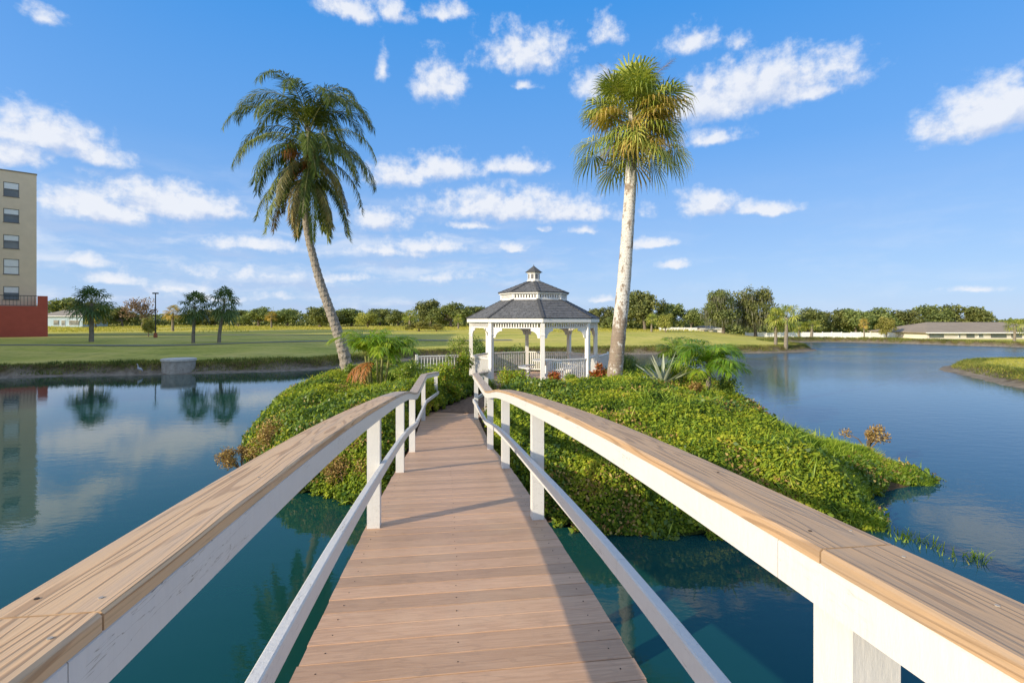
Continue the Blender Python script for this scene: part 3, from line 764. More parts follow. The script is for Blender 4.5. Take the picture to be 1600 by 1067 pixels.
def sweep(name, pts, w, h, mats, parent, side=None, voff=0.0, smooth=False):
    """rectangular section centred on pts (top at the point's z), bevelled upper edges, UV in metres"""
    mb = MB(); n = len(pts); b = min(.005, h*.2); prof = [(-w/2, -h), (-w/2, -b), (-w/2+b, 0), (w/2-b, 0), (w/2, -b), (w/2, -h)]
    m = len(prof); L = 0; vs = []; Ls = []; per = [0]
    for a, c in zip(prof, prof[1:]+prof[:1]): per.append(per[-1]+math.hypot(a[0]-c[0], a[1]-c[1]))
    for i, p in enumerate(pts):
        t = (pts[min(i+1, n-1)]-pts[max(i-1, 0)]); t.z = 0; t.normalize(); sd = Vector((t.y, -t.x, 0))
        if i: L += (pts[i]-pts[i-1]).length
        Ls.append(L)
        for (a, z) in prof: vs.append(p+sd*a+Vector((0, 0, z)))
    fs = []; uv = []
    for i in range(n-1):
        for k in range(m):
            fs.append((i*m+k, (i+1)*m+k, (i+1)*m+(k+1) % m, i*m+(k+1) % m))
            uv.append([(Ls[i]+voff, per[k]+voff), (Ls[i+1]+voff, per[k]+voff), (Ls[i+1]+voff, per[k+1]+voff), (Ls[i]+voff, per[k+1]+voff)])
    fs += [tuple(range(m)), tuple(range((n-1)*m, n*m))[::-1]]
    uv += [[(0, .1*q) for q in range(m)]]*2
    mb.add(vs, fs, 0, uv); return mb.build(name, mats, parent)
def rail_v(s, side):
    if side > 0 and s < 3.9: return .592+.03*min(1.0, (3.9-s)/2.4)
    if side < 0: return -.592 if s < 12.34 else -.592+(s-12.34)/1.72*.265
    return .592 if s < 12.34 else .592+(s-12.34)/1.25*.35
S_END = {-1: 14.06, 1: 13.59}
GAP = .0022
def rz2(q, side): return rail_z(q)+(.011*max(0.0, min(1.0, (3.9-q)/2.4)) if side < 0 else 0.0)
for side in (-1, 1):
    cuts = [-12.3, -8.34, -3.9, .76 if side < 0 else .83, 3.98 if side > 0 else 4.7, 8.42, 12.36, S_END[side]+.06]
    for a, b in zip(cuts, cuts[1:]):
        n = max(3, int((b-a)/.2)); ss = [a+GAP+(b-a-2*GAP)*i/(n-1) for i in range(n)]
        cm = M['cap_far'] if a > 4 else (M['cap_left'] if side < 0 else M['cap_right'])
        # cap
        pts = [bp(q, rail_v(q, side)+side*.034, rz2(q, side)) for q in ss]
        sweep('cap_board', pts, .150, .027, cm, bridge, voff=random.uniform(0, 9))
    cutsf = [-12.3, -8.34, -3.9, .70 if side < 0 else .95, 4.02, 8.40, 12.35, S_END[side]+.02]
    for a, b in zip(cutsf, cutsf[1:]):
        n = max(3, int((b-a)/.2)); ss = [a+GAP*.5+(b-a-GAP)*i/(n-1) for i in range(n)]
        pts = [bp(q, rail_v(q, side)-side*.0195, rz2(q, side)-.0275) for q in ss]
        sweep('rail_board', pts, .038, .080, M['white'], bridge)
    cutsm = [-12.3, -8.34, -3.9, 1.0 if side < 0 else 1.9, 5.35 if side > 0 else 4.05, 8.40, 12.35, S_END[side]+.02]
    for a, b in zip(cutsm, cutsm[1:]):
        n = max(3, int((b-a)/.2)); ss = [a+GAP*.5+(b-a-GAP)*i/(n-1) for i in range(n)]
        pts = [bp(q, rail_v(q, side)-side*.0195, mid_z(q)) for q in ss]
        sweep('middle_rail', pts, .040, .074, M['white'], bridge)
    # stringer under the deck edge
    for a, b in ((-13.2, -8.4), (-8.4, -4), (-4, .8), (.8, 4.2), (4.2, 8.6), (8.6, 13.3)):
        n = max(3, int((b-a)/.3)); ss = [a+.002+(b-a-.004)*i/(n-1) for i in range(n)]
        pts = [bp(q, side*.664, deck_z(q)-.029) for q in ss]
        sweep('stringer', pts, .045, .235, M['white'], bridge)
        pts = [bp(q, side*.2, deck_z(q)-.029) for q in ss]
        sweep('stringer', pts, .045, .19, M['soil'], bridge)
    for ps in (-12.2, -10.4, -8.3, -6.2, -3.95, .79 if side < 0 else .853, 3.99, 6.18, 8.34, 12.34, S_END[side]):
        vv = rail_v(ps, side)+side*(.0495 if ps > 0 else .0495)
        zt = rail_z(ps)-.0276; zb = deck_z(ps)+.0005
        mb = MB(); c = bp(ps, vv, (zt+zb)/2)
        mb.obox(c, BU, BV, Vector((0, 0, 1)), .0475, .0475, (zt-zb)/2)
        mb.build('post', M['white'], bridge)
# piles down into the water and a landing bracket
for ps in (-8.3, -3.95, .79, 3.99, 8.0):
    for side in (-1, 1):
        mb = MB(); p = bp(ps, side*.58, 0); mb.box(p.x-.07, p.x+.07, p.y-.07, p.y+.07, -1.4, deck_z(ps)-.12)
        mb.build('pile', M['concrete'], bridge)
# screws and filled knots on the near caps
def screw(s, v, z, r=.0055, m='screw'):
    mb = MB(); p = bp(s, v, z); mb.prism(8, r, p.z-.002, r*.85, p.z+.0012, p.x, p.y); mb.build('screw', M[m], bridge)
for (s_, o, k) in ((.70, .05, 0), (.70, -.04, 1), (.80, .045, 0), (.81, -.045, 1), (1.45, .03, 0), (1.47, -.05, 0), (2.5, .03, 0), (2.5, -.04, 1), (3.6, .03, 0)):
    screw(s_, rail_v(s_, -1)-.032+o, rz2(s_, -1), .0038, ('screw', 'dark_hole')[k])
for (s_, o, k) in ((.62, .03, 0), (.78, .045, 0), (.90, .05, 0), (.91, -.03, 1), (1.35, .03, 1), (2.2, .02, 0), (2.22, -.04, 1), (3.3, .0, 0)):
    screw(s_, rail_v(s_, 1)+.032+o, rail_z(s_), .0038, ('screw', 'dark_hole')[k])
for s_ in np.arange(1.4, 6.5, BW):
    for v_ in (-.62, -.03, .62): screw(float(s_)+.03, v_+random.uniform(-.01, .01), deck_z(float(s_)+.03)+.0008, .0035, 'dark_hole')

# ------------------------------------------------------------------ gazebo
gz = empty('gazebo', GAZ)
tag(gz, 'white octagonal gazebo with charcoal two tier shingle roof and small cupola on the island', 'gazebo')
GR = 2.61
def ga(k): return R(-90+4.5+45*k)        # angle of corner k; k=0 faces the camera
def gp(k, r, z, t=0.0):
    a = Vector((math.cos(ga(k)), math.sin(ga(k)), 0)); b = Vector((math.cos(ga(k+1)), math.sin(ga(k+1)), 0))
    p = (a*(1-t)+b*t)*r; return Vector((GAZ.x+p.x, GAZ.y+p.y, z))
FZ = GAZ.z
mb = MB(); mb.prism(8, GR+.22, FZ-.35, GR+.22, FZ-.06, GAZ.x, GAZ.y, ga(0)); mb.build('foundation', M['concrete_rim'], gz)
mb = MB(); mb.prism(8, GR+.25, FZ-.058, GR+.25, FZ, GAZ.x, GAZ.y, ga(0)); mb.build('floor', M['deck'], gz)
UP = Vector((0, 0, 1))
for k in range(8):
    p = gp(k, GR, 0); rad = Vector((math.cos(ga(k)), math.sin(ga(k)), 0)); tn = Vector((-rad.y, rad.x, 0))
    mb = MB(); mb.obox((p.x, p.y, (FZ+3.16)/2), rad, tn, UP, .074, .074, (3.16-FZ)/2)
    mb.obox((p.x, p.y, FZ+.10), rad, tn, UP, .09, .09, .10); mb.obox((p.x, p.y, 2.70), rad, tn, UP, .086, .086, .03)
    mb.build('post', M['white_far'], gz)
balm = MB(); balm.box(-.019, .019, -.019, .019, 0, .74); balme = balm.mesh('baluster'); balme.materials.append(M['white_far'])
spm = MB(); spm.box(-.02, .02, -.02, .02, 0, .14); spme = spm.mesh('spindle'); spme.materials.append(M['white_far'])
for k in range(8):
    a = gp(k, GR, 0); b = gp(k, GR, 0, 1.0); d = (b-a).normalized(); L = (b-a).length; ang = math.atan2(d.y, d.x)
    A0 = a+d*.09; B0 = b-d*.09
    # railings everywhere but the entrance side (between corner 7 and corner 0)
    if k != 7:
        mb = MB(); mb.beam((A0.x, A0.y, FZ+.92), (B0.x, B0.y, FZ+.92), .09, .045); mb.build('handrail', M['white_far'], gz)
        mb = MB(); mb.beam((A0.x, A0.y, FZ+.12), (B0.x, B0.y, FZ+.12), .06, .05); mb.build('lower_rail', M['white_far'], gz)
        n = 19
        for i in range(n):
            t = (i+1)/(n+1); p = A0+(B0-A0)*t
            o = bpy.data.objects.new('baluster', balme); COL.objects.link(o); o.parent = gz
            o.location = (p.x-GAZ.x, p.y-GAZ.y, .152); o.rotation_euler = (0, 0, ang)
    # frieze
    mb = MB(); mb.beam((A0.x, A0.y, 2.955), (B0.x, B0.y, 2.955), .05, .04); mb.build('frieze_rail', M['white_far'], gz)
    n = 17
    for i in range(n):
        p = A0+(B0-A0)*((i+1)/(n+1)); o = bpy.data.objects.new('spindle', spme); COL.objects.link(o); o.parent = gz
        o.location = (p.x-GAZ.x, p.y-GAZ.y, 2.976-FZ); o.rotation_euler = (0, 0, ang)
    # header beam
    mb = MB(); mb.beam((A0.x, A0.y, 3.14), (B0.x, B0.y, 3.14), .08, .045); mb.build('header', M['white_far'], gz)
    # curved brackets on both ends
    for (q0, sg) in ((A0, 1), (B0, -1)):
        mb = MB(); o_pts = []; i_pts = []
        for j in range(9):
            th = math.pi/2*j/8; cx = .44*(1-math.sin(th)); cz = .44*(1-math.cos(th))
            o_pts.append((cx, 2.934-.44+.44*1-.44*math.cos(th)*1.0))
        prof_in = [(.40*(1-math.sin(math.pi/2*j/8)), 2.934-.44+.44*(1-math.cos(math.pi/2*(j)/8))) for j in range(9)]
        # band: from the post (0, low) sweeping to the frieze (far, high)
        outer = []; inner = []
        for j in range(9):
            th = math.pi/2*j/8
            outer.append((.35-.35*math.cos(th), 2.58+.35*math.sin(th)))
            inner.append((.35-.26*math.cos(th), 2.58+.26*math.sin(th)))
        vs = []
        for off_ in (-.022, .022):
            nv = Vector((-d.y, d.x, 0))*off_
            for (u, z) in outer+inner:
                u2 = min(max(u, 0.002), .5); pt = q0+d*(sg*u2)+nv; vs.append((pt.x, pt.y, z))
        m = 9; fs = []
        for j in range(m-1):
            fs += [(j, j+1, m+j+1, m+j), (2*m+j, 3*m+j, 3*m+j+1, 2*m+j+1), (j, 2*m+j, 2*m+j+1, j+1), (m+j, m+j+1, 3*m+j+1, 3*m+j)]
        fs += [(0, m, 3*m, 2*m), (m-1, 3*m-1, 4*m-1, 2*m-1)]
        mb.add(vs, fs)
        # infill web to the corner
        vs = []
        for off_ in (-.012, .012):
            nv = Vector((-d.y, d.x, 0))*off_
            for (u, z) in [(0.002, 2.932)]+outer:
                pt = q0+d*(sg*max(u, .002))+nv; vs.append((pt.x, pt.y, min(z, 2.931)))
        m2 = 10; fs = [tuple(range(m2)), tuple(range(m2, 2*m2))[::-1]]
        for j in range(m2): fs.append((j, m2+j, m2+(j+1) % m2, (j+1) % m2))
        mb.add(vs, fs)
        mb.build('bracket', M['white_far'], gz)
# roof tiers
def tier(r0, z0, r1, z1, rows, name):
    for k in range(8):
        mb = MB(); a0 = gp(k, r0, z0); b0 = gp(k, r0, z0, 1); a1 = gp(k, r1, z1); b1 = gp(k, r1, z1, 1)
        nrm_ = (b0-a0).cross(a1-a0).normalized()
        if nrm_.z < 0: nrm_ = -nrm_
        # solid underside board
        mb.add([a0-nrm_*.03, b0-nrm_*.03, b1-nrm_*.03, a1-nrm_*.03, a0, b0, b1, a1], [(0, 3, 2, 1), (4, 5, 6, 7), (0, 1, 5, 4), (2, 3, 7, 6), (1, 2, 6, 5), (3, 0, 4, 7)])
        pan = mb.build('roof_panel', M['shingle'], gz)
        sh = MB(); rr = random.Random(k+rows)
        for i in range(rows):
            t0, t1 = i/rows, (i+1)/rows+.012
            t1 = min(t1, 1)
            wa = (b0-a0).length*(1-t0)+(b1-a1).length*t0; nt_ = max(1, int(round(wa/.30)))
            offx = (i % 2)*.5
            edges = [0]+[max(0, min(1, (j+offx)/nt_)) for j in range(0, nt_+1)]+[1]
            edges = sorted(set(edges))
            for e0, e1 in zip(edges, edges[1:]):
                if e1-e0 < .01: continue
                g_ = .006/max(wa, .3)
                lift = .016+rr.uniform(-.004, .006)
                def P_(t, e, h):
                    l = a0+(a1-a0)*t; r_ = b0+(b1-b0)*t; return l+(r_-l)*e+nrm_*h
                c = [P_(t0, e0+g_, .001), P_(t0, e1-g_, .001), P_(t0, e1-g_, lift), P_(t0, e0+g_, lift), P_(t1, e0+g_, .004), P_(t1, e1-g_, .004)]
                sh.add(c, [(0, 1, 2, 3), (3, 2, 5, 4), (0, 3, 4), (1, 5, 2)])
        o = sh.build('shingles', M['shingle'], pan, world=False)
        # shift into the gazebo frame
        for v_ in o.data.vertices: v_.co -= GAZ
        tag(o, kind='stuff')
    for k in range(8):
        mb = MB(); a0 = gp(k, r0+.01, z0+.018); a1 = gp(k, r1, z1+.018); n = 12 if rows > 8 else 7
        for i in range(n):
            p0 = a0+(a1-a0)*(i/n); p1 = a0+(a1-a0)*((i+1)/n+.03); p1.z -= .006
            mb.beam(p0+UP*.008, p1, .12, .016)
        mb.build('hip_cap', M['hip'], gz)
tier(2.80, 3.32, 1.36, 4.05, 11, 'lower')
for k in range(8):     # eave fascia, clerestory band
    a = gp(k, 2.76, 0); b = gp(k, 2.76, 0, 1); d = (b-a).normalized()
    mb = MB(); mb.beam((a.x+d.x*.006, a.y+d.y*.006, 3.235), (b.x-d.x*.006, b.y-d.y*.006, 3.235), .035, .145); mb.build('fascia', M['white_far'], gz)
    a = gp(k, 2.73, 3.166); b = gp(k, 2.73, 3.166, 1); c = gp(k, 2.45, 3.166, 1); e = gp(k, 2.45, 3.166)
    mb = MB(); mb.add([a, b, c, e]+[q+UP*.012 for q in (a, b, c, e)], [(0, 1, 2, 3), (7, 6, 5, 4), (0, 4, 5, 1), (2, 6, 7, 3)]); mb.build('soffit', M['white_far'], gz)
    a = gp(k, 1.335, 0); b = gp(k, 1.335, 0, 1); d = (b-a).normalized()
    mb = MB(); mb.beam((a.x, a.y, 4.085), (b.x, b.y, 4.085), .05, .07); mb.beam((a.x, a.y, 4.275), (b.x, b.y, 4.275), .05, .05)
    n = 9
    for i in range(n):
        p = a+(b-a)*((i+.5)/n); mb.obox((p.x, p.y, 4.185), d, Vector((-d.y, d.x, 0)), UP, .03, .02, .065)
    mb.obox((a.x, a.y, 4.19), d, Vector((-d.y, d.x, 0)), UP, .045, .045, .11)
    mb.build('clerestory', M['white_far'], gz)
    a = gp(k, 1.44, 0); b = gp(k, 1.44, 0, 1)
    mb = MB(); mb.beam((a.x, a.y, 4.325), (b.x, b.y, 4.325), .03, .06); mb.build('fascia', M['white_far'], gz)
tier(1.49, 4.36, .27, 4.84, 6, 'upper')
cup = MB(); cup.prism(8, .29, 4.80, .29, 4.90, GAZ.x, GAZ.y, ga(0)); cup.prism(8, .25, 4.90, .25, 5.2, GAZ.x, GAZ.y, ga(0)); cup.prism(8, .30, 5.19, .30, 5.235, GAZ.x, GAZ.y, ga(0))
cupo = cup.build('cupola', M['white_far'], gz)
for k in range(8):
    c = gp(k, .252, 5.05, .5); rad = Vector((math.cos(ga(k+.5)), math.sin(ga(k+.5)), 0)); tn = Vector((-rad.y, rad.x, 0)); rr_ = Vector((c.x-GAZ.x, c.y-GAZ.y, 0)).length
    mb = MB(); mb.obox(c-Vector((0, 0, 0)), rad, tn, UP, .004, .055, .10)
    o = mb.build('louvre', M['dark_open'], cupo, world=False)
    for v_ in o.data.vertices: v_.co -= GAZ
mb = MB(); mb.prism(8, .36, 5.236, .02, 5.50, GAZ.x, GAZ.y, ga(0)); mb.prism(8, .37, 5.232, .37, 5.245, GAZ.x, GAZ.y, ga(0), mi=0); mb.build('cupola_roof', M['hip'], gz)
mb = MB(); mb.tube([(GAZ.x, GAZ.y, 5.49), (GAZ.x, GAZ.y, 5.56)], [.02, .006], 6); mb.build('finial', M['hip'], gz)

# table with curved benches inside
tb = empty('picnic_table', (GAZ.x+.55, GAZ.y+.2, FZ)); tag(tb, 'round white table with a curved bench inside the gazebo', 'table')
def tprism(nm, parts, par=tb, mt='tablewhite'):
    mb = MB()
    for (r0, z0, r1, z1) in parts: mb.prism(24, r0, FZ+z0, r1, FZ+z1, par.location.x, par.location.y)
    return mb.build(nm, M[mt], par, smooth=False)
tprism('tabletop', [(.62, .70, .64, .74)]); tprism('pedestal', [(.30, 0, .12, .08), (.07, .08, .07, .70)])
for a0, a1 in ((-60, 50), (120, 230)):
    mb = MB(); vs = []; n = 14
    for i in range(n+1):
        a = R(a0+(a1-a0)*i/n)
        for r_ in (.88, 1.2):
            for z in (FZ+.42, FZ+.46): vs.append((tb.location.x+r_*math.cos(a), tb.location.y+r_*math.sin(a), z))
    fs = []
    for i in range(n):
        k = i*4
        fs += [(k, k+4, k+6, k+2), (k+1, k+3, k+7, k+5), (k, k+1, k+5, k+4), (k+2, k+6, k+7, k+3)]
    fs += [(0, 2, 3, 1), (n*4, n*4+1, n*4+3, n*4+2)]
    mb.add(vs, fs)
    for aa in (a0+12, a1-12):
        a = R(aa); cx, cy = tb.location.x+1.04*math.cos(a), tb.location.y+1.04*math.sin(a); mb.box(cx-.04, cx+.04, cy-.04, cy+.04, FZ, FZ+.42)
    mb.build('bench', M['tablewhite'], tb)

# low picket railings beside the gazebo
def picket(name, a, b, z0, h, label):
    a = Vector(a); b = Vector(b); e = empty(name, (a.x, a.y, z0)); tag(e, label, 'railing', 'low picket railings beside the gazebo')
    d = (b-a); L = d.length; d.normalize(); n = int(L/.13)
    for t in (0, 1):
        p = a+(b-a)*t; mb = MB(); mb.obox((p.x, p.y, z0+h/2+.03), d, Vector((-d.y, d.x, 0)), UP, .045, .045, h/2+.03); mb.build('post', M['white_far'], e)
    mb = MB(); mb.beam((a.x, a.y, z0+h-.02), (b.x, b.y, z0+h-.02), .07, .04); mb.build('handrail', M['white_far'], e)
    for i in range(n):
        p = a+(b-a)*((i+.5)/n); mb = MB(); mb.obox((p.x, p.y, z0+h/2-.02), d, Vector((-d.y, d.x, 0)), UP, .02, .015, h/2-.025); mb.build('picket', M['white_far'], e)
pa = at(651, 580, 21.6); pb = at(735, 575, 22.6)
picket('picket_railing', (pa.x, pa.y, 0), (pb.x, pb.y, 0), .85, .85, 'low white picket railing left of the gazebo behind the shrubs')
pa = at(934, 580, 21.5); pb = at(950, 575, 23.5)
picket('picket_railing', (pa.x, pa.y, 0), (pb.x, pb.y, 0), .85, .85, 'low white picket railing right of the gazebo beside the tall palm trunk')

# ------------------------------------------------------------------ palms
def pinnate(rng, org, azm, L, e0, e1, p, ll, n, drop, lw=.02, rr=.018):
    """one feather frond; returns (verts, quads, rnd, rachis pts)"""
    N = 16; s = np.linspace(0, 1, N); an = e0+(e1-e0)*s**p
    h = np.array([math.cos(azm), math.sin(azm), 0]); sid = np.array([-math.sin(azm), math.cos(azm), 0]); ds = L/(N-1)
    tw = rng.uniform(-.35, .35)
    pts = [np.array(org, float)]
    for i in range(1, N):
        t = h*math.cos(an[i-1])+np.array([0, 0, math.sin(an[i-1])])+sid*tw*s[i]*.5; pts.append(pts[-1]+t/np.linalg.norm(t)*ds)
    pts = np.array(pts); T = nrm(np.gradient(pts, axis=0))
    C = []; D = []; NN = []; LL = []; WW = []; RR = []
    base = rng.random()
    for i in range(n):
        q = .14+.86*(i+rng.random()*.6)/n; fi = q*(N-1); k = min(int(fi), N-2); f = fi-k
        P0 = pts[k]*(1-f)+pts[k+1]*f; t = nrm(T[k]*(1-f)+T[k+1]*f); sd = nrm(np.cross(t, [0, 0, 1]) if abs(t[2]) < .97 else sid); up = np.cross(sd, t)
        for sg in (-1, 1):
            d = t*(.55+.5*q)+sd*sg*(.95-.35*q)+up*rng.uniform(-.1, .35)+np.array([0, 0, -drop*rng.uniform(.5, 1.3)])
            C.append(P0); D.append(d); NN.append(up+np.array([rng.uniform(-.4, .4), rng.uniform(-.4, .4), .2]))
            LL.append(ll*(.45+.75*math.sin(math.pi*min(1, q*.8+.12)))*rng.uniform(.8, 1.15)); WW.append(lw*rng.uniform(.8, 1.2)); RR.append(min(1, max(0, base*.55+rng.random()*.45)))
    v, q_, r_ = leaf_arrays(np.array(C), np.array(D), np.array(NN), np.array(LL), np.array(WW), np.array(RR), bend=.22+drop*.25)
    return v, q_, r_, pts, rr
def frond_obj(name, data, parent, mats, origin):
    v, q_, r_, pts, rr = data
    mb = MB(); mb.tube([tuple(p) for p in pts[::2]]+[tuple(pts[-1])], [rr*(1-.8*i/8) for i in range(len(pts[::2])+1)], 4)
    tv = np.array(mb.v); tf = [f for f in mb.f if len(f) == 4]; tq = np.array(tf)
    V = np.concatenate([v, tv])-np.array(origin); Q = np.concatenate([q_, tq+len(v)])
    me = np_mesh(name, V, Q, np.concatenate([r_, np.full(len(tv), .8)]))
    o = link_mesh(name, me, mats, parent)
    mi = np.zeros(len(Q), np.int32); mi[len(q_):] = 1; me.polygons.foreach_set('material_index', mi)
    return o
def spline(pts, n):
    P = np.array(pts, float); t = np.arange(len(P)); tt = np.linspace(0, len(P)-1, n)
    return np.stack([pchip_free(t, P[:, k], tt) for k in range(3)], -1)
def pchip_free(x, y, xx):   # Catmull-Rom
    x = np.asarray(x, float); m = np.gradient(y, x); k = np.clip(np.searchsorted(x, xx)-1, 0, len(x)-2); t = (xx-x[k])/(x[k+1]-x[k]); h = x[k+1]-x[k]
    return (1+2*t)*(1-t)**2*y[k]+t*(1-t)**2*h*m[k]+t*t*(3-2*t)*y[k+1]+t*t*(t-1)*h*m[k+1]

def date_palm():
    rng = random.Random(11); Y = 20.0; px = .02564
    P = [at(x, y, Y) for x, y in ((549, 604), (536, 548), (526, 515), (513, 478), (500, 440), (489, 400), (480, 360), (477, 320), (480, 280), (482, 235), (482, 200))]
    base = P[0].copy(); e = empty('date_palm', base)
    tag(e, 'tall leaning date palm with drooping feather fronds and orange fruit stalks left of the footbridge', 'palm tree')
    T = spline([tuple(p) for p in P], 150); n = 18
    rad = np.interp(np.linspace(0, 1, 150), [0, .05, .15, .5, .8, 1], [.30, .235, .20, .145, .115, .09])
    def knob(i, k):
        ph = (k+(i//3 % 2)*1.0) % 2; return 1+(.11 if (i % 3 == 0) else (.03 if i % 3 == 1 else -.05))*(1 if ph < 1 else .35)+rng.uniform(-.03, .03)
    mb = MB(); mb.tube([tuple(p) for p in T], list(rad), n, knob=knob); mb.build('trunk', M['date_trunk'], e)
    def hub(py): return np.array(at(482+(py-230)*.03, py, Y))
    specs = []
    for i in range(20):   # upper tier, arching up then over
        specs.append((rng.uniform(192, 222), i*137.5+rng.uniform(-12, 12), rng.uniform(3.1, 3.9), R(rng.uniform(60, 88)), R(rng.uniform(-88, -60)), rng.uniform(1.1, 1.5), .58, .3, 0))
    for i in range(20):   # middle tier
        specs.append((rng.uniform(222, 250), i*137.5+40+rng.uniform(-12, 12), rng.uniform(3.0, 3.7), R(rng.uniform(28, 55)), R(rng.uniform(-92, -78)), rng.uniform(.75, 1.05), .56, .45, 0))
    for i in range(27):   # hanging skirt
        specs.append((rng.uniform(245, 292), i*137.5+90+rng.uniform(-12, 12), rng.uniform(2.5, 3.5), R(rng.uniform(-10, 35)), R(rng.uniform(-93, -84)), rng.uniform(.42, .65), .40, .6, 1 if rng.random() < .25 else 0))
    for (py, azd, L, e0, e1, p, ll, drop, dry) in specs:
        d = pinnate(rng, hub(py), R(azd), L, e0, e1, p, ll, 78, drop, .034, .026)
        frond_obj('frond', d, e, [M['date_dry' if dry else 'date'], M['rachis']], base)
    for (fx, fy, k) in ((482, 250, 0), (462, 268, 1), (455, 238, 2), (478, 262, 3), (488, 242, 4)):   # fruit stalks
        c = np.array(at(fx, fy, Y-.28+.05*k)); n = 120
        C = np.tile(c+np.array([0, 0, .35]), (n, 1))+np.array([[rng.gauss(0, .05), rng.gauss(0, .05), rng.gauss(0, .06)] for _ in range(n)])
        D = np.array([[rng.gauss(0, .35), rng.gauss(0, .35), -1.0] for _ in range(n)]); NN = fib_dirs(np.random.RandomState(k), n)
        v, q_, r_ = leaf_arrays(C, D, NN, np.array([rng.uniform(.4, .85) for _ in range(n)]), np.full(n, .03), np.array([rng.random() for _ in range(n)]), .2)
        link_mesh('fruit_stalk', np_mesh('fruit_stalk', v-np.array(base), q_, r_), M['fruit'], e)
date_palm()

def fan(rng, hub, azm, el_, Lp, Rf, nseg=34, droop=.5, w=.055):
    """one costapalmate frond: petiole then a fan of drooping segments"""
    h = np.array([math.cos(azm), math.sin(azm), 0]); N = 6; pts = [np.array(hub, float)]
    for i in range(1, N):
        a = el_-.5*(i/N)**1.5; pts.append(pts[-1]+(h*math.cos(a)+np.array([0, 0, math.sin(a)]))*Lp/(N-1))
    t = nrm(pts[-1]-pts[-2]); sd = np.array([-h[1], h[0], 0]); up = np.cross(t, sd); up = up if up[2] > 0 else -up
    roll = rng.uniform(-.5, .5); sd2 = sd*math.cos(roll)+up*math.sin(roll); up2 = np.cross(t, sd2); up2 = up2 if up2[2] > 0 else -up2
    V = []; Q = []; Rn = []; base = rng.random()
    for i in range(nseg):
        f = -1+2*i/(nseg-1); a = f*R(125)
        d = t*math.cos(a)+sd2*math.sin(a)+up2*(.12*(1 if i % 2 else -1)+.1); L = Rf*(1-.22*abs(f)**2)*rng.uniform(.88, 1.1)
        d = nrm(d); b = pts[-1]+t*(.10*(1-abs(f)))
        lat = nrm(np.cross(d, up2))
        m1 = b+d*L*.42-np.array([0, 0, droop*L*.10]); m2 = b+d*L*.74-np.array([0, 0, droop*L*.40]); tp = b+d*L*(.98-.18*droop)-np.array([0, 0, droop*L*(.85+rng.uniform(-.1, .25))])
        k = len(V); V += [b, m1+lat*w*.5, m1-lat*w*.5, m2+lat*w*.36, m2-lat*w*.36, tp, tp+lat*.004]
        Q += [(k, k+1, k+2, k), (k+1, k+3, k+4, k+2), (k+3, k+5, k+6, k+4)]
        rr_ = min(1, base*.5+rng.random()*.5); Rn += [rr_]*5+[min(1, rr_+.25)]*2
    # first "quad" degenerate -> rebuild as thin base quad
    V = np.array(V); Q2 = []
    extra = []; er = []
    for qd in Q:
        if qd[0] == qd[3]:
            k = len(V)+len(extra); extra.append(V[qd[0]]+np.array([.003, .003, 0])); er.append(Rn[qd[0]]); Q2.append((qd[0], qd[1], qd[2], k))
        else: Q2.append(qd)
    V = np.concatenate([V, np.array(extra)]); Rn = Rn+er
    return V, np.array(Q2), np.array(Rn), np.array(pts), .016
def fan_obj(name, data, parent, mats, origin):
    v, q_, r_, pts, rr = data
    mb = MB(); mb.tube([tuple(p) for p in pts], [rr*(1.3-.6*i/5) for i in range(len(pts))], 4)
    tv = np.array(mb.v); tq = np.array([f for f in mb.f if len(f) == 4])
    V = np.concatenate([v, tv])-np.array(origin); Q = np.concatenate([q_, tq+len(v)])
    me = np_mesh(name, V, Q, np.concatenate([r_, np.full(len(tv), .7)])); o = link_mesh(name, me, mats, parent)
    mi = np.zeros(len(Q), np.int32); mi[len(q_):] = 1; me.polygons.foreach_set('material_index', mi); return o

def cabbage_palm():
    rng = random.Random(5); Y = 14.5
    P = [at(x, y, Y) for x, y in ((956, 622), (959, 600), (965, 540), (974, 450), (980, 370), (984.5, 300), (987, 250), (988, 200), (988, 172))]
    base = P[0].copy(); e = empty('cabbage_palm', base)
    tag(e, 'tall straight fan palm with a pale blotched trunk right of the gazebo', 'palm tree')
    T = spline([tuple(p) for p in P], 90); rad = np.interp(np.linspace(0, 1, 90), [0, .08, .2, .5, .8, 1], [.265, .245, .215, .18, .145, .10])
    mb = MB(); mb.tube([tuple(p) for p in T], list(rad), 18, knob=lambda i, k: 1+rng.uniform(-.03, .03)+(.02 if i % 3 == 0 else 0)); mb.build('trunk', M['sabal_trunk'], e, smooth=True)
    n = 92
    for i in range(n):
        f = (i+.5)/n                 # 0 = lowest ... 1 = newest
        el_ = R(-32+122*f**.85+rng.uniform(-24, 20)); azm = R(rng.uniform(0, 360)) if i % 4 else R(rng.uniform(-140, -40))
        py = 208-34*f+rng.uniform(-12, 12); hub = np.array(at(987.5, py, Y))
        Lp = rng.uniform(.5, 1.25) if f < .55 else rng.uniform(.45, 1.1); Rf = rng.uniform(.62, .82)
        dry = f < .45 and rng.random() < .45
        d = fan(rng, hub, azm, el_, Lp, Rf, 34, rng.uniform(.45, .85) if f < .55 else rng.uniform(.15, .55), .040)
        fan_obj('frond', d, e, [M['sabal_dry' if dry else 'sabal'], M['rachis_dry' if dry else 'rachis']], base)
    for (azd, el_, L) in ((-10, 62, 1.7), (20, 50, 1.8), (5, 74, 1.5), (-30, 56, 1.6), (160, 70, 1.7), (200, 62, 1.2), (90, 80, 1.5)):
        d = pinnate(rng, np.array(at(988, 168, Y)), R(azd), L, R(el_), R(el_-35), 1.3, .28, 34, .05, .008, .010)
        frond_obj('seed_plume', d, e, [M['bloom'], M['rachis_dry']], base)
cabbage_palm()

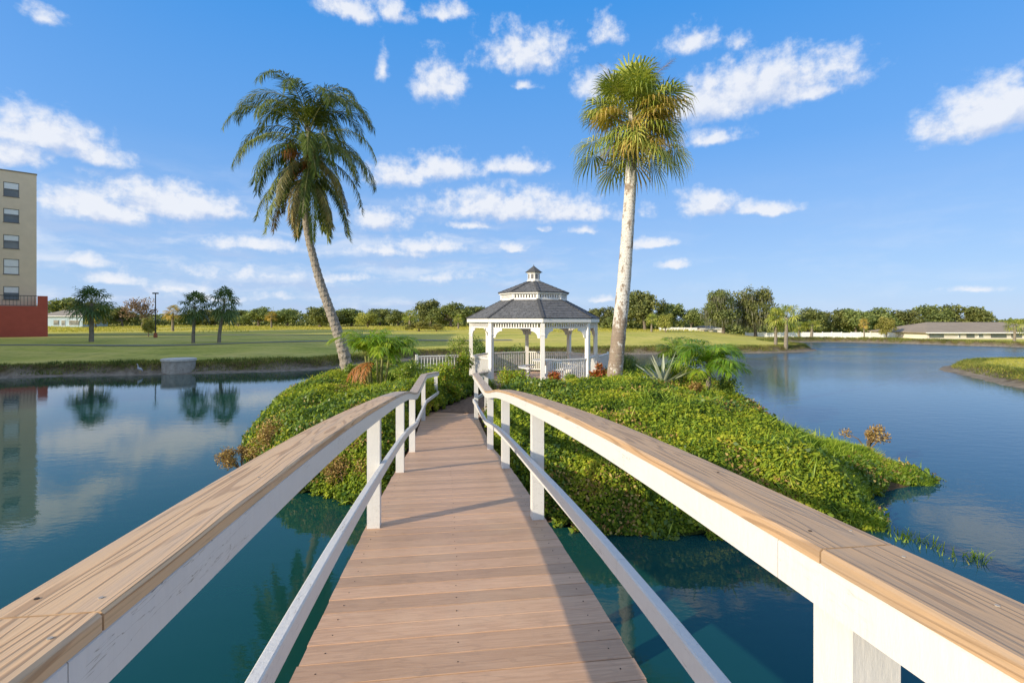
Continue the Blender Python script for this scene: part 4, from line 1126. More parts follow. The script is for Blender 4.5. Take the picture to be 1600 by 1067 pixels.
# ---- small feather palms and shrubs on the island
def feather_clump(name, px, py, Y, stems, spread, hgt, nf, L, label, mats='areca', seed=1, e0r=(45, 82), dead=0, trunk=.04):
    rng = random.Random(seed); b = at(px, py, Y); e = empty(name, b); tag(e, label, 'palm')
    for s_ in range(stems):
        ang = rng.uniform(0, 6.28); r_ = spread*math.sqrt(rng.random()) if stems > 1 else 0
        p0 = b+Vector((math.cos(ang)*r_*.5, math.sin(ang)*r_*.5, -.3)); p1 = b+Vector((math.cos(ang)*r_, math.sin(ang)*r_, hgt*rng.uniform(.6, 1)))
        mb = MB(); mb.tube([tuple(p0), tuple((p0+p1)/2+Vector((rng.uniform(-.03, .03), 0, 0))), tuple(p1)], [trunk*1.2, trunk, trunk*.8], 8, knob=lambda i, k: 1+rng.uniform(-.06, .06))
        mb.build('trunk', M['palm_bark' if stems == 1 else 'rachis'], e)
        for i in range(nf):
            d = pinnate(rng, np.array(p1), R(i*137.5+rng.uniform(-20, 20)), L*rng.uniform(.75, 1.1), R(rng.uniform(*e0r)), R(rng.uniform(-55, -15)), rng.uniform(1.1, 1.7), L*.34, 26, .25, .034, .011)
            frond_obj('frond', d, e, [M[mats], M['rachis']], b)
    for i in range(dead):
        d = pinnate(rng, np.array(b+Vector((-.1, -.2, hgt*.7))), R(190+i*22), L*.8, R(20), R(-75), .8, .25, 20, .4, .03, .01)
        frond_obj('frond', d, e, [M['rust'], M['rachis_dry']], b)
    return e
feather_clump('areca_palm', 592, 606, 16.0, 8, .45, 1.15, 7, 1.3, 'bushy yellow green areca palm at the foot of the leaning date palm', seed=3, dead=4)
feather_clump('pygmy_date_palm', 1108, 620, 14.4, 1, 0, .85, 30, 1.3, 'small bright green feather palm with a short trunk right of the tall fan palm', 'areca', 8, (5, 80), trunk=.075)
feather_clump('areca_palm', 1064, 600, 18.4, 4, .3, 1.2, 7, 1.0, 'darker feather palm half hidden behind the silver agave', 'shrub_md', 9)
feather_clump('areca_palm', 640, 600, 18.5, 4, .4, .3, 6, 1.0, 'low dark feather palm between the areca palm and the picket railing', 'shrub_md', 14, (25, 60))

def agave(px, py, Y, n, L, label, seed):
    rng = random.Random(seed); b = at(px, py, Y); e = empty('agave', b); tag(e, label, 'agave')
    for i in range(n):
        a = R(i*137.5); el_ = R(rng.uniform(15, 75)); d = np.array([math.cos(a)*math.cos(el_), math.sin(a)*math.cos(el_), math.sin(el_)])
        l = L*rng.uniform(.75, 1.1); sd = nrm(np.cross(d, [0, 0, 1])); up = np.cross(sd, d); V = []; Q = []
        K = 6
        for j in range(K+1):
            t = j/K; c = d*l*t-np.array([0, 0, .12*t*t*l]); w = .05*math.sin(math.pi*min(.98, .18+.82*t))+.004
            V += [c-sd*w+up*w*.4, c-up*w*.2, c+sd*w+up*w*.4]
        for j in range(K):
            for k in range(2): Q.append((j*3+k, j*3+k+1, j*3+k+4, j*3+k+3))
        link_mesh('leaf', np_mesh('leaf', np.array(V), np.array(Q), np.full(len(V), rng.random())), M['silver'], e)
agave(1036, 606, 14.9, 28, 1.2, 'spiky silver agave with long pale blades between two small palms', 2)
agave(905, 583, 25.0, 12, .8, 'spiky pale agave seen through the back of the gazebo', 6)

def shrub(px, py, Y, w, h, label, mat='shrub_yg', n=1500, leaf=.07, seed=1, name='shrub', dep=None, sparse=0, cat='shrub', mat2=None):
    r_ = np.random.RandomState(seed); b = at(px, py, Y); dep = dep or w
    e = empty(name, b); tag(e, label, cat)
    K = 9; cc = np.stack([r_.uniform(-.32, .32, K)*w, r_.uniform(-.32, .32, K)*dep, r_.uniform(.28, .8, K)*h], -1); rr = r_.uniform(.16, .30, K)*min(w, h*1.2)
    k = r_.randint(0, K, n); dirs = fib_dirs(r_, n); rad = rr[k]*(r_.rand(n)**.4)*r_.uniform(.8, 1.25, n)
    C = cc[k]+dirs*rad[:, None]; C[:, 2] = np.maximum(C[:, 2], .02)
    N_ = nrm(dirs+r_.normal(size=(n, 3))*.6+np.array([0, 0, .2])+np.array(SUN)*.5); D = nrm(r_.normal(size=(n, 3))+dirs*.5+np.array([0, 0, .3]))
    L = leaf*r_.uniform(.6, 1.4, n); v, q_, rn = leaf_arrays(C, D, N_, L, L*.5, r_.rand(n))
    link_mesh('foliage', np_mesh('foliage', v, q_, rn), M[mat], e)
    mb = MB()
    for i in range(K):
        mid = cc[i]*.5+np.array([r_.normal()*.03, r_.normal()*.03, 0]); mb.tube([(0, 0, -.15), tuple(mid), tuple(cc[i])], [.018, .012, .006], 5)
    o = mb.build('stems', M['stem'], e, world=False)
    return e
shrub(704, 636, 14.9, 1.25, 1.35, 'large yellow green shrub at the left end of the footbridge', n=4200, leaf=.075, seed=1)
shrub(725, 606, 17.2, 1.1, 1.45, 'yellow green shrub with a few orange leaves close to the left gazebo corner', n=3200, leaf=.075, seed=2)
shrub(668, 612, 16.6, .9, .8, 'small mid green shrub beside the low left picket railing', 'shrub_md', 1800, .06, 3)
shrub(716, 575, 19.6, 1.0, 1.3, 'thin leafy shrub rising left of the gazebo post', 'shrub_md', 1500, .06, 4)
shrub(800, 612, 16.6, 1.15, .85, 'yellow green shrub in front of the gazebo entrance', n=3000, leaf=.075, seed=5)
shrub(765, 618, 15.8, .6, .55, 'low green shrub squeezed between the right bridge rail and the path', 'shrub_md', 1000, .05, 6)
shrub(868, 606, 17.3, .5, .55, 'red leaved croton bush in front of the gazebo railing', 'croton', 900, .075, 7, 'croton_bush')
shrub(936, 600, 17.0, .62, .75, 'darker red croton bush beside the pale palm trunk', 'croton', 1200, .08, 8, 'croton_bush')
shrub(898, 606, 17.0, .8, .45, 'low mid green shrub between the two red crotons', 'shrub_md', 1300, .06, 9)
shrub(990, 612, 14.9, .65, .70, 'light green shrub just right of the pale palm trunk', 'shrub_yg', 1500, .06, 10)
shrub(1012, 612, 15.6, .8, .50, 'mixed green shrub below the silver agave', 'shrub_md', 2200, .06, 11)
shrub(1062, 606, 15.4, .8, .7, 'yellow green shrub left of the short trunked palm', 'shrub_yg', 1800, .06, 12)
shrub(1130, 618, 14.9, .9, .6, 'green shrub at the right of the short trunked palm', 'shrub_md', 1700, .06, 13)
shrub(1082, 622, 13.9, .6, .45, 'small russet dry shrub at the foot of the short trunked palm', 'brown_leaf', 900, .06, 14)
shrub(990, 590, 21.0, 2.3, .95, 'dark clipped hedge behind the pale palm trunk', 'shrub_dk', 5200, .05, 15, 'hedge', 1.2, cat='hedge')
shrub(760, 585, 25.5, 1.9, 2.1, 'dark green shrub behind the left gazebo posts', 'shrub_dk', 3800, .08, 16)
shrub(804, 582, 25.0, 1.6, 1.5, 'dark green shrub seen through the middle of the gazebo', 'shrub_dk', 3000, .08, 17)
shrub(630, 600, 15.2, .9, .7, 'mid green leafy shrub at the right of the areca palm', 'shrub_md', 2200, .06, 18)
shrub(556, 592, 17.5, .9, .55, 'green shrub around the foot of the leaning date palm', 'shrub_md', 1500, .06, 19)
shrub(1356, 694, 10.9, 1.25, .38, 'sparse dry branch reaching over the water off the island tip', 'brown_leaf', 900, .05, 20, 'branch_shrub', .6)
shrub(380, 735, 10.7, 1.15, .5, 'dry russet shrub hanging over the water at the left shore', 'brown_leaf', 1900, .045, 21, 'shrub', .9)
shrub(430, 705, 11.0, 1.1, .7, 'straw coloured shrub on the left shore beside the russet one', 'brown_leaf', 1500, .045, 22, 'shrub', .8)
shrub(1345, 752, 9.9, .95, .32, 'low yellow brown shrub at the water edge of the island tip', 'brown_leaf', 1800, .045, 23, 'shrub', .6)
shrub(548, 768, 9.1, 1.9, .62, 'yellowing low shrub at the waterline left of the footbridge', 'brown_leaf', 2200, .045, 24, 'shrub', .5)
shrub(930, 800, 8.1, 2.2, .8, 'tangle of bare twigs and leaves on the steep bank right of the footbridge', 'brown_leaf', 900, .045, 25, 'shrub', .5)

# ------------------------------------------------------------------ bank grass along the far shore
rsb = np.random.RandomState(3)
def shore_points(n, dmin, dmax, box):
    Pn = np.roll(LAKE, -1, 0); mid = (LAKE+Pn)/2; L = np.hypot(*(Pn-LAKE).T)
    x0, x1, y0, y1 = box; w = L*((mid[:, 0] > x0) & (mid[:, 0] < x1) & (mid[:, 1] > y0) & (mid[:, 1] < y1)); k = rsb.choice(len(w), n, p=w/w.sum()); t = rsb.rand(n, 1)
    P = LAKE[k]*(1-t)+Pn[k]*t; d = Pn[k]-LAKE[k]; nn = np.stack([d[:, 1], -d[:, 0]], -1)/np.hypot(d[:, 0], d[:, 1])[:, None]
    tst = sdist(LAKE, P[:, 0]+nn[:, 0]*.5, P[:, 1]+nn[:, 1]*.5); nn[tst > 0] *= -1
    o = rsb.uniform(dmin, dmax, (n, 1)); return P+nn*o
P = shore_points(80000, .75, 2.3, (-40, 80, 17, 90)); Z = ground_h(P[:, 0], P[:, 1])
m_ = Z > .06; P = P[m_]; Z = Z[m_]
H = (.06+.17*rsb.rand(len(P)))*(.5+vnoise(P[:, 0], P[:, 1], .6, 40))
v, q_, r_ = blades(np.stack([P[:, 0], P[:, 1], Z-.03], -1), H, .03, rsb, .5)
tag(link_mesh('bank_grass', np_mesh('bank_grass', v, q_, r_), M['bankgrass']), 'rough dark grass fringe on the lake bank', 'grass', kind='stuff')
# rough golden grass of the far field
n = 60000; X_ = rsb.uniform(-150, 45, n); Y_ = rsb.uniform(84, 150, n); keep = (np.abs(X_/Y_) < 1.1) & (vnoise(X_, Y_, .07, 50) > .42)
X_, Y_ = X_[keep], Y_[keep]; Z_ = ground_h(X_, Y_); H = .15+.4*rsb.rand(len(X_))*vnoise(X_, Y_, .2, 51)
v, q_, r_ = blades(np.stack([X_, Y_, Z_-.03], -1), H, .10, rsb, .4)
tag(link_mesh('field_grass', np_mesh('field_grass', v, q_, r_), M['fieldgrass']), 'tall golden rough grass in the far field', 'grass', kind='stuff')
# mown-lawn tufts on the low spit at the right
n = 50000; X_ = rsb.uniform(24, 60, n); Y_ = rsb.uniform(20, 39, n); keep = (sdist(LAKE, X_, Y_) < -.9); X_, Y_ = X_[keep], Y_[keep]; Z_ = ground_h(X_, Y_)
v, q_, r_ = blades(np.stack([X_, Y_, Z_-.01], -1), .04+.07*rsb.rand(len(X_)), .03, rsb, .5)
tag(link_mesh('lawn_grass', np_mesh('lawn_grass', v, q_, r_), M['fieldgrass']), 'short mown grass on the low spit across the water', 'grass', kind='stuff')

# ------------------------------------------------------------------ far trees
def tree_proto(seed, w, h, n, mat, leaf=.30, trunk_f=.25, moss=False, name='oak_tree', flat=.8):
    r_ = np.random.RandomState(seed); e = empty(name)
    K = 22; cc = []; rr = []
    for i in range(K):
        a = r_.rand()*6.283; q = math.sqrt(r_.rand())*.38; zz = r_.uniform(trunk_f+.1, .88)
        fall = 1-.55*max(0, (zz-.55)/.45); cc.append((math.cos(a)*q*w*fall, math.sin(a)*q*w*fall, zz*h)); rr.append(r_.uniform(.10, .20)*w*(.7+.3*fall))
    cc = np.array(cc); rr = np.array(rr); rr = np.minimum(rr, h*.26)
    k = r_.choice(K, n, p=rr**2/np.sum(rr**2)); dirs = fib_dirs(r_, n); rad = rr[k]*(.55+.5*r_.rand(n)); C = cc[k]+dirs*rad[:, None]*np.array([1, 1, flat])
    cl = r_.normal(size=(n, 3))*leaf*.35; C = C+cl; C[:, 2] = np.clip(C[:, 2], h*.10, h*1.0)
    N_ = nrm(dirs+np.array([0, 0, .4])+r_.normal(size=(n, 3))*.6); D = nrm(r_.normal(size=(n, 3)))
    L = leaf*r_.uniform(.6, 1.4, n); v, q_, rn = leaf_arrays(C, D, N_, L, L*.75, r_.rand(n))
    link_mesh('crown', np_mesh('crown', v, q_, rn), M[mat], e)
    mb = MB(); tr = w*.028; top = (r_.normal()*.2, r_.normal()*.2, h*(trunk_f+.12)); mb.tube([(0, 0, -.3), (top[0]*.4, top[1]*.4, h*trunk_f*.6), top], [tr*1.5, tr, tr*.8], 8)
    for i in range(9): mb.tube([top, tuple((np.array(top)+cc[i])/2+np.array([0, 0, -.05*h])), tuple(cc[i])], [tr*.6, tr*.4, tr*.15], 5)
    mb.build('trunk', M['bark'], e, world=False)
    if moss:
        n = 900; k = r_.randint(0, K, n); dirs = fib_dirs(r_, n); dirs[:, 2] = -np.abs(dirs[:, 2])*.6; C = cc[k]+dirs*rr[k][:, None]
        v, q_, rn = leaf_arrays(C, np.tile([0.02, 0, -1.0], (n, 1))+r_.normal(size=(n, 3))*.06, fib_dirs(r_, n), r_.uniform(.5, 1.5, n), np.full(n, .12), r_.rand(n), 0)
        link_mesh('moss', np_mesh('moss', v, q_, rn), M['moss'], e)
    return e
def far_palm_proto(seed, hgt, mat, nf=26, Rf=.95, Lp=.9, name='fan_palm', lean=0.0, w=.10, nseg=16, tr=.2):
    rng = random.Random(seed); e = empty(name); mb = MB(); pts = []
    for i in range(9): t = i/8; pts.append((lean*t**1.6, rng.uniform(-.02, .02), -.2+(hgt+.2)*t))
    mb.tube(pts, [tr*(1.25-.35*i/8) for i in range(9)], 10, knob=lambda i, k: 1+rng.uniform(-.06, .06)); mb.build('trunk', M['palm_bark'], e, world=False)
    hub0 = np.array(pts[-1])
    for i in range(nf):
        f = (i+.5)/nf; el_ = R(-38+120*f+rng.uniform(-8, 8)); hub = hub0+np.array([0, 0, -.2+.4*f])
        d = fan(rng, hub, R(i*137.5+rng.uniform(-15, 15)), el_, Lp*rng.uniform(.8, 1.15), Rf*rng.uniform(.85, 1.1), nseg, rng.uniform(.3, .7), w)
        fan_obj('frond', d, e, [M[mat], M['rachis']], (0, 0, 0))
    return e
oaks = [tree_proto(100+i, 8.0, 6.0, 5200, 'oak_leaf', .34, .18, name='oak_tree') for i in range(5)]
light = [tree_proto(120+i, 6.0, 5.0, 3600, 'oak_light', .28, .2, name='broadleaf_tree') for i in range(2)]
bare = tree_proto(130, 7.0, 6.0, 1500, 'bare', .26, .25, name='bare_tree')
mossy = [tree_proto(140+i, 9.0, 8.0, 8500, 'oak_leaf', .27, .22, moss=True, name='live_oak') for i in range(2)]
USED = set()
def place(proto, px, pytop, Y, wpx, label, group=None, cat='tree', H0=6.0, W0=8.0, zoff=0.0, rz=None, rng=random.Random(77)):
    if proto.name in USED: o = copy_tree(proto)
    else: o = proto; USED.add(proto.name)
    X = (px-HX)/F*Y; gz_ = ground1(X, Y)+zoff; o.location = (X, Y, gz_)
    hgt = CAM_Z-(pytop-HY)/F*Y-gz_; wid = wpx/F*Y
    o.scale = (wid/W0, wid/W0, hgt/H0); o.rotation_euler = (0, 0, rz if rz is not None else rng.uniform(0, 6.28))
    for k_ in ('label', 'group', 'category'):
        if k_ in o: del o[k_]
    tag(o, label, cat, group); return o
TL = 'oaks of the far treeline'
L_ = [ # px, top, Y, width, label, proto
 (92, 466, 150, 64, 'low oak rising over the roof of the small blue house', 0), (128, 470, 140, 50, 'oak behind the shaded palm nearest the apartment building', 1),
 (165, 474, 145, 55, 'dark oak right of the shaded palm nearest the apartment building', 2), (192, 479, 138, 40, 'small dark oak just left of the russet bare tree', 3),
 (305, 484, 150, 46, 'low oak behind the middle shaded palm', 4), (335, 484, 150, 45, 'low oak between the two shaded palms that stand close together', 0),
 (372, 484, 148, 40, 'low oak just right of the leaning shaded palm', 1),
 (404, 480, 140, 62, 'round oak in the treeline, left of the small golden palm', 2), (448, 482, 142, 50, 'round oak in the treeline, right of the small golden palm', 3),
 (500, 478, 136, 66, 'broad oak in the treeline hidden in part by the leaning date palm trunk', 4), (548, 483, 142, 56, 'oak in the treeline just above the areca palm', 0),
 (594, 482, 146, 48, 'dark oak in the treeline right of the areca palm top', 1), (622, 484, 140, 40, 'small dark oak left of the golden fan palm in the treeline', 2),
 (672, 468, 138, 54, 'tallest oak of the treeline left of the gazebo roof', 3), (705, 472, 134, 66, 'broad rounded oak right of the tallest treeline oak', 4),
 (742, 478, 140, 46, 'oak partly covered by the left eave of the gazebo', 1), (790, 486, 140, 60, 'oak in the treeline behind the left half of the gazebo roof', 0),
 (850, 488, 140, 60, 'oak in the treeline behind the gazebo front post', 2), (905, 484, 130, 50, 'oak in the treeline behind the right half of the gazebo roof', 3),
 (942, 478, 110, 50, 'dark oak between the gazebo roof and the pale palm trunk', 4)]
for (px, top, Y, w, lab, k) in L_: place(oaks[k], px, top, Y, w*1.15, lab, TL)
R_ = [(1008, 455, 95, 66, 'tall oak right of the pale palm trunk', 0), (1048, 474, 98, 50, 'oak between the tall oak and the great mossy oak', 1), (1080, 482, 96, 40, 'small oak tucked against the left side of the great mossy oak', 2),
 (1262, 481, 96, 54, 'dark oak directly behind the pair of golden palms', 3), (1300, 482, 98, 56, 'dark oak right of the pair of golden palms', 4), (1338, 483, 96, 50, 'dark oak above the middle of the white fence', 0),
 (1375, 481, 100, 60, 'oak above the right part of the white fence', 2), (1415, 484, 98, 50, 'oak just left of the long tan roofed house', 1),
 (1456, 476, 102, 66, 'broad oak behind the left end of the long tan roofed house', 3), (1500, 474, 104, 64, 'tall oak behind the ridge of the long tan roofed house', 4), (1534, 482, 106, 36, 'smallest oak behind the tan roof, nearest the open sky', 0), (975, 482, 100, 44, 'oak just behind the pale palm trunk', 1)]
for (px, top, Y, w, lab, k) in R_: place(oaks[k], px, top, Y, w*1.2, lab, 'oaks behind the far right shore')
place(mossy[0], 1130, 446, 84, 74, 'left half of the pair of great oaks hung with grey moss', 'great mossy oaks', H0=8, W0=9)
place(mossy[1], 1180, 443, 86, 82, 'right and taller of the pair of great oaks hung with grey moss', 'great mossy oaks', H0=8, W0=9)
place(bare, 222, 464, 120, 62, 'russet bare branched tree behind the lamp post', H0=6, W0=7)
place(light[0], 150, 484, 118, 34, 'pale golden tree behind the shaded palm nearest the apartment building', H0=5, W0=6)
place(light[1], 575, 489, 118, 48, 'pale branching tree in front of the treeline near the areca palm', H0=5, W0=6)
place(light[0], 1040, 490, 80, 30, 'pale yellow small tree below the tall oak right of the pale palm trunk', H0=5, W0=6)
place(light[1], 1385, 496, 84, 30, 'pale green small tree in front of the white fence end', H0=5, W0=6)
place(light[0], 655, 502, 88, 48, 'round light green bush on the far field left of the gazebo', H0=5, W0=6, cat='bush')
place(light[1], 682, 506, 86, 26, 'small straw coloured bush by the far field edge left of the gazebo', H0=5, W0=6, cat='bush')
place(light[0], 232, 497, 62, 24, 'bright green bush beside the lamp post', H0=5, W0=6, cat='bush')
# low understorey mass that closes the treeline
r_ = np.random.RandomState(9); n = 30000
ya = np.where(r_.rand(n) < .72, r_.uniform(148, 162, n), r_.uniform(104, 112, n)); left = ya > 130
pxx = np.where(left, r_.uniform(-60, 960, n), r_.uniform(940, 1700, n)); X_ = (pxx-HX)/F*ya; hh = np.where(left, 3.6, 2.6)*(.6+.7*vnoise(X_, ya*0, .15, 60))
Z_ = ground_h(X_, ya)+r_.rand(n)**.8*hh; C = np.stack([X_, ya, Z_], -1); N_ = nrm(r_.normal(size=(n, 3))+np.array([0, -.6, .6])); D = nrm(r_.normal(size=(n, 3))); Lf = r_.uniform(.4, .9, n)
v, q_, rn = leaf_arrays(C, D, N_, Lf, Lf*.8, r_.rand(n))
tag(link_mesh('far_woods', np_mesh('far_woods', v, q_, rn), M['oak_leaf']), 'dark understorey of the far woods behind the separate trees', 'woods', kind='stuff')

dark = [far_palm_proto(200+i, 3.0, 'sabal_dark', 32, .85, .85, lean=(0, .15, .55)[i], tr=.135) for i in range(3)]
gold = [far_palm_proto(210+i, 3.0, 'sabal', 22, .9, .8, tr=.18, lean=.1) for i in range(2)]
goldd = far_palm_proto(215, 3.0, 'sabal_dry', 20, .8, .7, tr=.15)
PG = 'fan palms on the shaded lawn'
def place_palm(proto, px, pytop, Y, wpx, label, group=None):
    return place(proto, px, pytop, Y, wpx, label, group, 'palm tree', H0=4.35, W0=3.1, rz=0.0)
place_palm(dark[0], 143, 447, 46, 62, 'stocky fan palm on the shaded lawn nearest the apartment building', PG)
place_palm(dark[1], 302, 454, 46, 48, 'upright fan palm on the shaded lawn, second from the apartment building', PG)
place_palm(dark[2], 342, 449, 46.5, 50, 'fan palm on the shaded lawn with the most leaning trunk', PG)
GG = 'golden fan palms at the far trees'
place_palm(gold[0], 1228, 475, 52.5, 42, 'right and taller of the two golden palms on the grassy point', GG)
place_palm(gold[1], 1212, 480, 53.5, 36, 'left and shorter of the two golden palms on the grassy point', GG)
place_palm(goldd, 270, 476, 92, 34, 'golden brown fan palm between the lamp post and the shaded palms', GG)
place_palm(goldd, 424, 486, 118, 24, 'small golden palm standing out of the treeline left of the date palm', GG)
place_palm(gold[0], 640, 484, 105, 30, 'golden fan palm in the treeline left of the gazebo', GG)
place_palm(gold[1], 716, 490, 112, 20, 'small golden palm beside the left eave of the gazebo', GG)
place_palm(gold[1], 1018, 490, 82, 26, 'golden palm under the tall oak right of the pale palm trunk', GG)
place_palm(gold[0], 1268, 500, 78, 30, 'low bushy golden palm behind the grassy point', GG)
place_palm(gold[1], 1248, 502, 80, 24, 'low golden palm just behind the two tall golden palms', GG)
place_palm(gold[0], 1585, 497, 66, 28, 'golden palm in front of the right end of the tan roofed house', GG)
place_palm(goldd, 1350, 496, 86, 18, 'small dry palm above the middle of the white fence', GG)

# ------------------------------------------------------------------ apartment building
BC = Vector((-57.15, 60, 0)); BE = Vector((-.745, -.667, 0)).normalized(); BN = Vector((.667, -.745, 0)).normalized()   # corner, along the face, outward
def fp(s_, z, o=0.0): p = BC+BE*s_+BN*o; return Vector((p.x, p.y, z))
ab = empty('apartment_building', fp(0, 1.3)); tag(ab, 'tall tan apartment building with a red base at the left edge', 'building')
LEN = 34; DEP = 20; TOP = 20.75
cols = [2.145+i*5.2 for i in range(6)]
WINZ = [(17.8, 19.47), (14.78, 16.38), (11.72, 13.32), (8.7, 10.5), (5.75, 7.28)]
# face wall built as strips with real window openings
mb = MB(); zs = [1.0]+sorted([z for w_ in WINZ for z in w_])+[TOP]
def slab(s0, s1, z0, z1, o0=-.3, o1=0.0, m=mb):
    c = (fp(s0, 0)+fp(s1, 0))/2; m.obox(Vector((c.x, c.y, (z0+z1)/2))+BN*((o0+o1)/2), BE, BN, UP, (s1-s0)/2, (o1-o0)/2, (z1-z0)/2)
xs = [0.0]
for c in cols: xs += [c-.66, c+.66]
xs.append(LEN)
for i in range(0, len(xs), 2): slab(xs[i], xs[i+1], 1.0, TOP)
for i in range(1, len(xs)-1, 2):
    for j in range(0, len(zs), 2): slab(xs[i], xs[i+1], zs[j], zs[j+1])
mb.build('wall', M['stucco'], ab)
mb = MB(); c = fp(LEN/2+2, 0, -DEP/2-.15); mb.obox((c.x, c.y, (TOP+1)/2), BE, BN, UP, LEN/2-2, DEP/2-.16, (TOP-1.0)/2-.01); mb.build('wall', M['stucco'], ab)
mb = MB(); slab(-.05, LEN+.1, TOP+.002, TOP+.14, -.35, .06, mb); mb.build('parapet', M['stucco_dk'], ab)
for ci, c in enumerate(cols):
    for wi, (z0, z1) in enumerate(WINZ):
        if ci > 2 and False: continue
        fr = MB(); w = .66
        slab(c-w, c-w+.05, z0, z1, -.12, -.03, fr); slab(c+w-.05, c+w, z0, z1, -.12, -.03, fr); slab(c-w+.05, c+w-.05, z0, z0+.05, -.12, -.03, fr)
        slab(c-w+.05, c+w-.05, z1-.05, z1, -.12, -.03, fr); slab(c-w+.05, c+w-.05, (z0+z1)/2-.03, (z0+z1)/2+.03, -.12, -.04, fr)
        slab(c-w-.05, c+w+.05, z0-.06, z0-.001, -.05, .05, fr)
        wo_ = fr.build('window', M['alu'], ab)
        g = MB(); zm = z0+.05 if wi != 3 else z0+.05
        slab(c-w+.05, c+w-.05, z0+.05, z1-.05, -.10, -.09, g); o = g.build('pane', M['glass'], wo_, world=False)
        for v_ in o.data.vertices: v_.co -= ab.location
        frac = (.55, .62, .60, 0.0, .52)[wi]; 
        b_ = MB(); slab(c-w+.06, c+w-.06, z0+.06+(z1-z0-.12)*frac, z1-.06, -.088, -.07, b_); o = b_.build('blind', M['blind'], wo_, world=False)
        for v_ in o.data.vertices: v_.co -= ab.location
# red podium with terrace railing
mb = MB(); slab(-1.0, LEN, .6, 4.98, .05, 1.4, mb); mb.build('red_base_wall', M['red_wall'], ab)
mb = MB(); slab(-1.0, -.12, 4.982, 6.2, .3, 1.4, mb); mb.build('red_pillar', M['red_wall'], ab)
mb = MB(); slab(-.1, LEN, 6.15, 6.22, 1.28, 1.33, mb); slab(-.1, LEN, 5.02, 5.07, 1.28, 1.33, mb); mb.build('terrace_rail', M['black_metal'], ab)
for i in range(60):
    mb = MB(); s_ = .1+i*.30; slab(s_, s_+.03, 5.071, 6.149, 1.29, 1.32, mb); mb.build('terrace_baluster', M['black_metal'], ab)
# condominium wings further along the left bank; the lawn lies in their shade
def wing(x0, x1, y0, y1, top, label):
    e = empty('apartment_building', (x1, y0, 1.2)); tag(e, label, 'building')
    mb = MB(); mb.box(x0, x1, y0, y1, .6, top); mb.build('wall', M['stucco'], e)
    mb = MB(); mb.box(x0-.2, x1+.2, y0-.2, y1+.2, top+.002, top+.3); mb.build('parapet', M['stucco_dk'], e)
    yy = y0+2
    while yy < y1-1.5:
        z = 3.0
        while z < top-2:
            f = MB(); f.box(x1+.002, x1+.07, yy, yy+1.4, z, z+1.5); wo_ = f.build('window', M['alu'], e)
            g = MB(); g.box(x1+.071, x1+.08, yy+.07, yy+1.33, z+.07, z+1.43); o = g.build('pane', M['glass'], wo_, world=False)
            for v_ in o.data.vertices: v_.co -= e.location
            z += 3.0
        yy += 4.2
wing(-75, -51.5, 18.1, 40.5, 20.9, 'tan apartment wing farther along on the near left bank outside the view')
wing(-80, -58, -10, 18, 20.9, 'tan apartment wing nearest the camera on the near left bank outside the view')

# ------------------------------------------------------------------ houses, fence
def house(name, X0, X1, Yf, dep, gz0, wall_h, roof_h, wm, rm, label, openings=(), over=.5, gable=False, hip=1.0):
    e = empty(name, ((X0+X1)/2, Yf, gz0)); tag(e, label, 'house')
    mb = MB(); mb.box(X0, X1, Yf, Yf+dep, gz0-.4, gz0+wall_h); mb.build('wall', M[wm], e)
    a, b, c, d = X0-over, X1+over, Yf-over, Yf+dep+over; z = gz0+wall_h+.003; zt = z+roof_h; r1, r2 = X0+hip, X1-hip; ym = Yf+dep/2
    mb = MB(); mb.add([(a, c, z), (b, c, z), (b, d, z), (a, d, z), (r1, ym, zt), (r2, ym, zt), (a, c, z+.12), (b, c, z+.12), (b, d, z+.12), (a, d, z+.12)],
        [(0, 3, 2, 1), (0, 1, 7, 6), (1, 2, 8, 7), (2, 3, 9, 8), (3, 0, 6, 9), (6, 7, 5, 4), (7, 8, 5), (8, 9, 4, 5), (9, 6, 4)]); mb.build('roof', M[rm], e)
    mb = MB(); mb.box(a-.02, b+.02, c-.05, c-.004, z-.03, z+.13); mb.build('fascia', M['fence_white'], e)
    for (xa, xb, za, zb, kind) in openings:
        f = MB(); f.box(xa, xb, Yf-.08, Yf-.003, gz0+za, gz0+zb); o = f.build('window' if kind != 'door' else 'door', M['alu'] if kind == 'dark' else M['fence_white'], e)
        g = MB(); m_ = .06; g.box(xa+m_, xb-m_, Yf-.10, Yf-.081, gz0+za+m_, gz0+zb-m_); p = g.build('pane', M['glass'], o, world=False)
        for v_ in p.data.vertices: v_.co -= e.location
    return e
def hx_(px, Y): return (px-HX)/F*Y
Yh = 80; g0 = ground1(70, Yh); X0 = hx_(1448, Yh); X1 = hx_(1680, Yh)
wallh = CAM_Z-(520.5-HY)/F*Yh-g0
ops = []
for (a, b, k) in ((1452, 1474, 'dark'), (1497, 1500, 'w'), (1510, 1522, 'dark'), (1528, 1536, 'w'), (1548, 1572, 'dark'), (1580, 1596, 'dark'), (1610, 1630, 'dark')):
    ops.append((hx_(a, Yh), hx_(b, Yh), wallh*.25, wallh*.85, k))
house('long_house', X0, X1, Yh, 12, g0, wallh, 1.75, 'wall_cream', 'roof_tan', 'long low cream house with a tan roof on the far right shore', ops, .6, hip=5)
Yh = 96; g0 = ground1(40, Yh); wallh = CAM_Z-(514-HY)/F*Yh-g0
house('small_house', hx_(1094, Yh), hx_(1128, Yh), Yh, 5, g0, max(wallh, .6), .6, 'wall_cream', 'roof_grey', 'small white house behind the fence under the great mossy oaks', [(hx_(1100, Yh), hx_(1106, Yh), .2, .6, 'dark'), (hx_(1114, Yh), hx_(1120, Yh), .2, .6, 'dark')], .2, hip=1.2)
Yh = 128; g0 = ground1(-120, Yh); wallh = CAM_Z-(494.5-HY)/F*Yh-g0
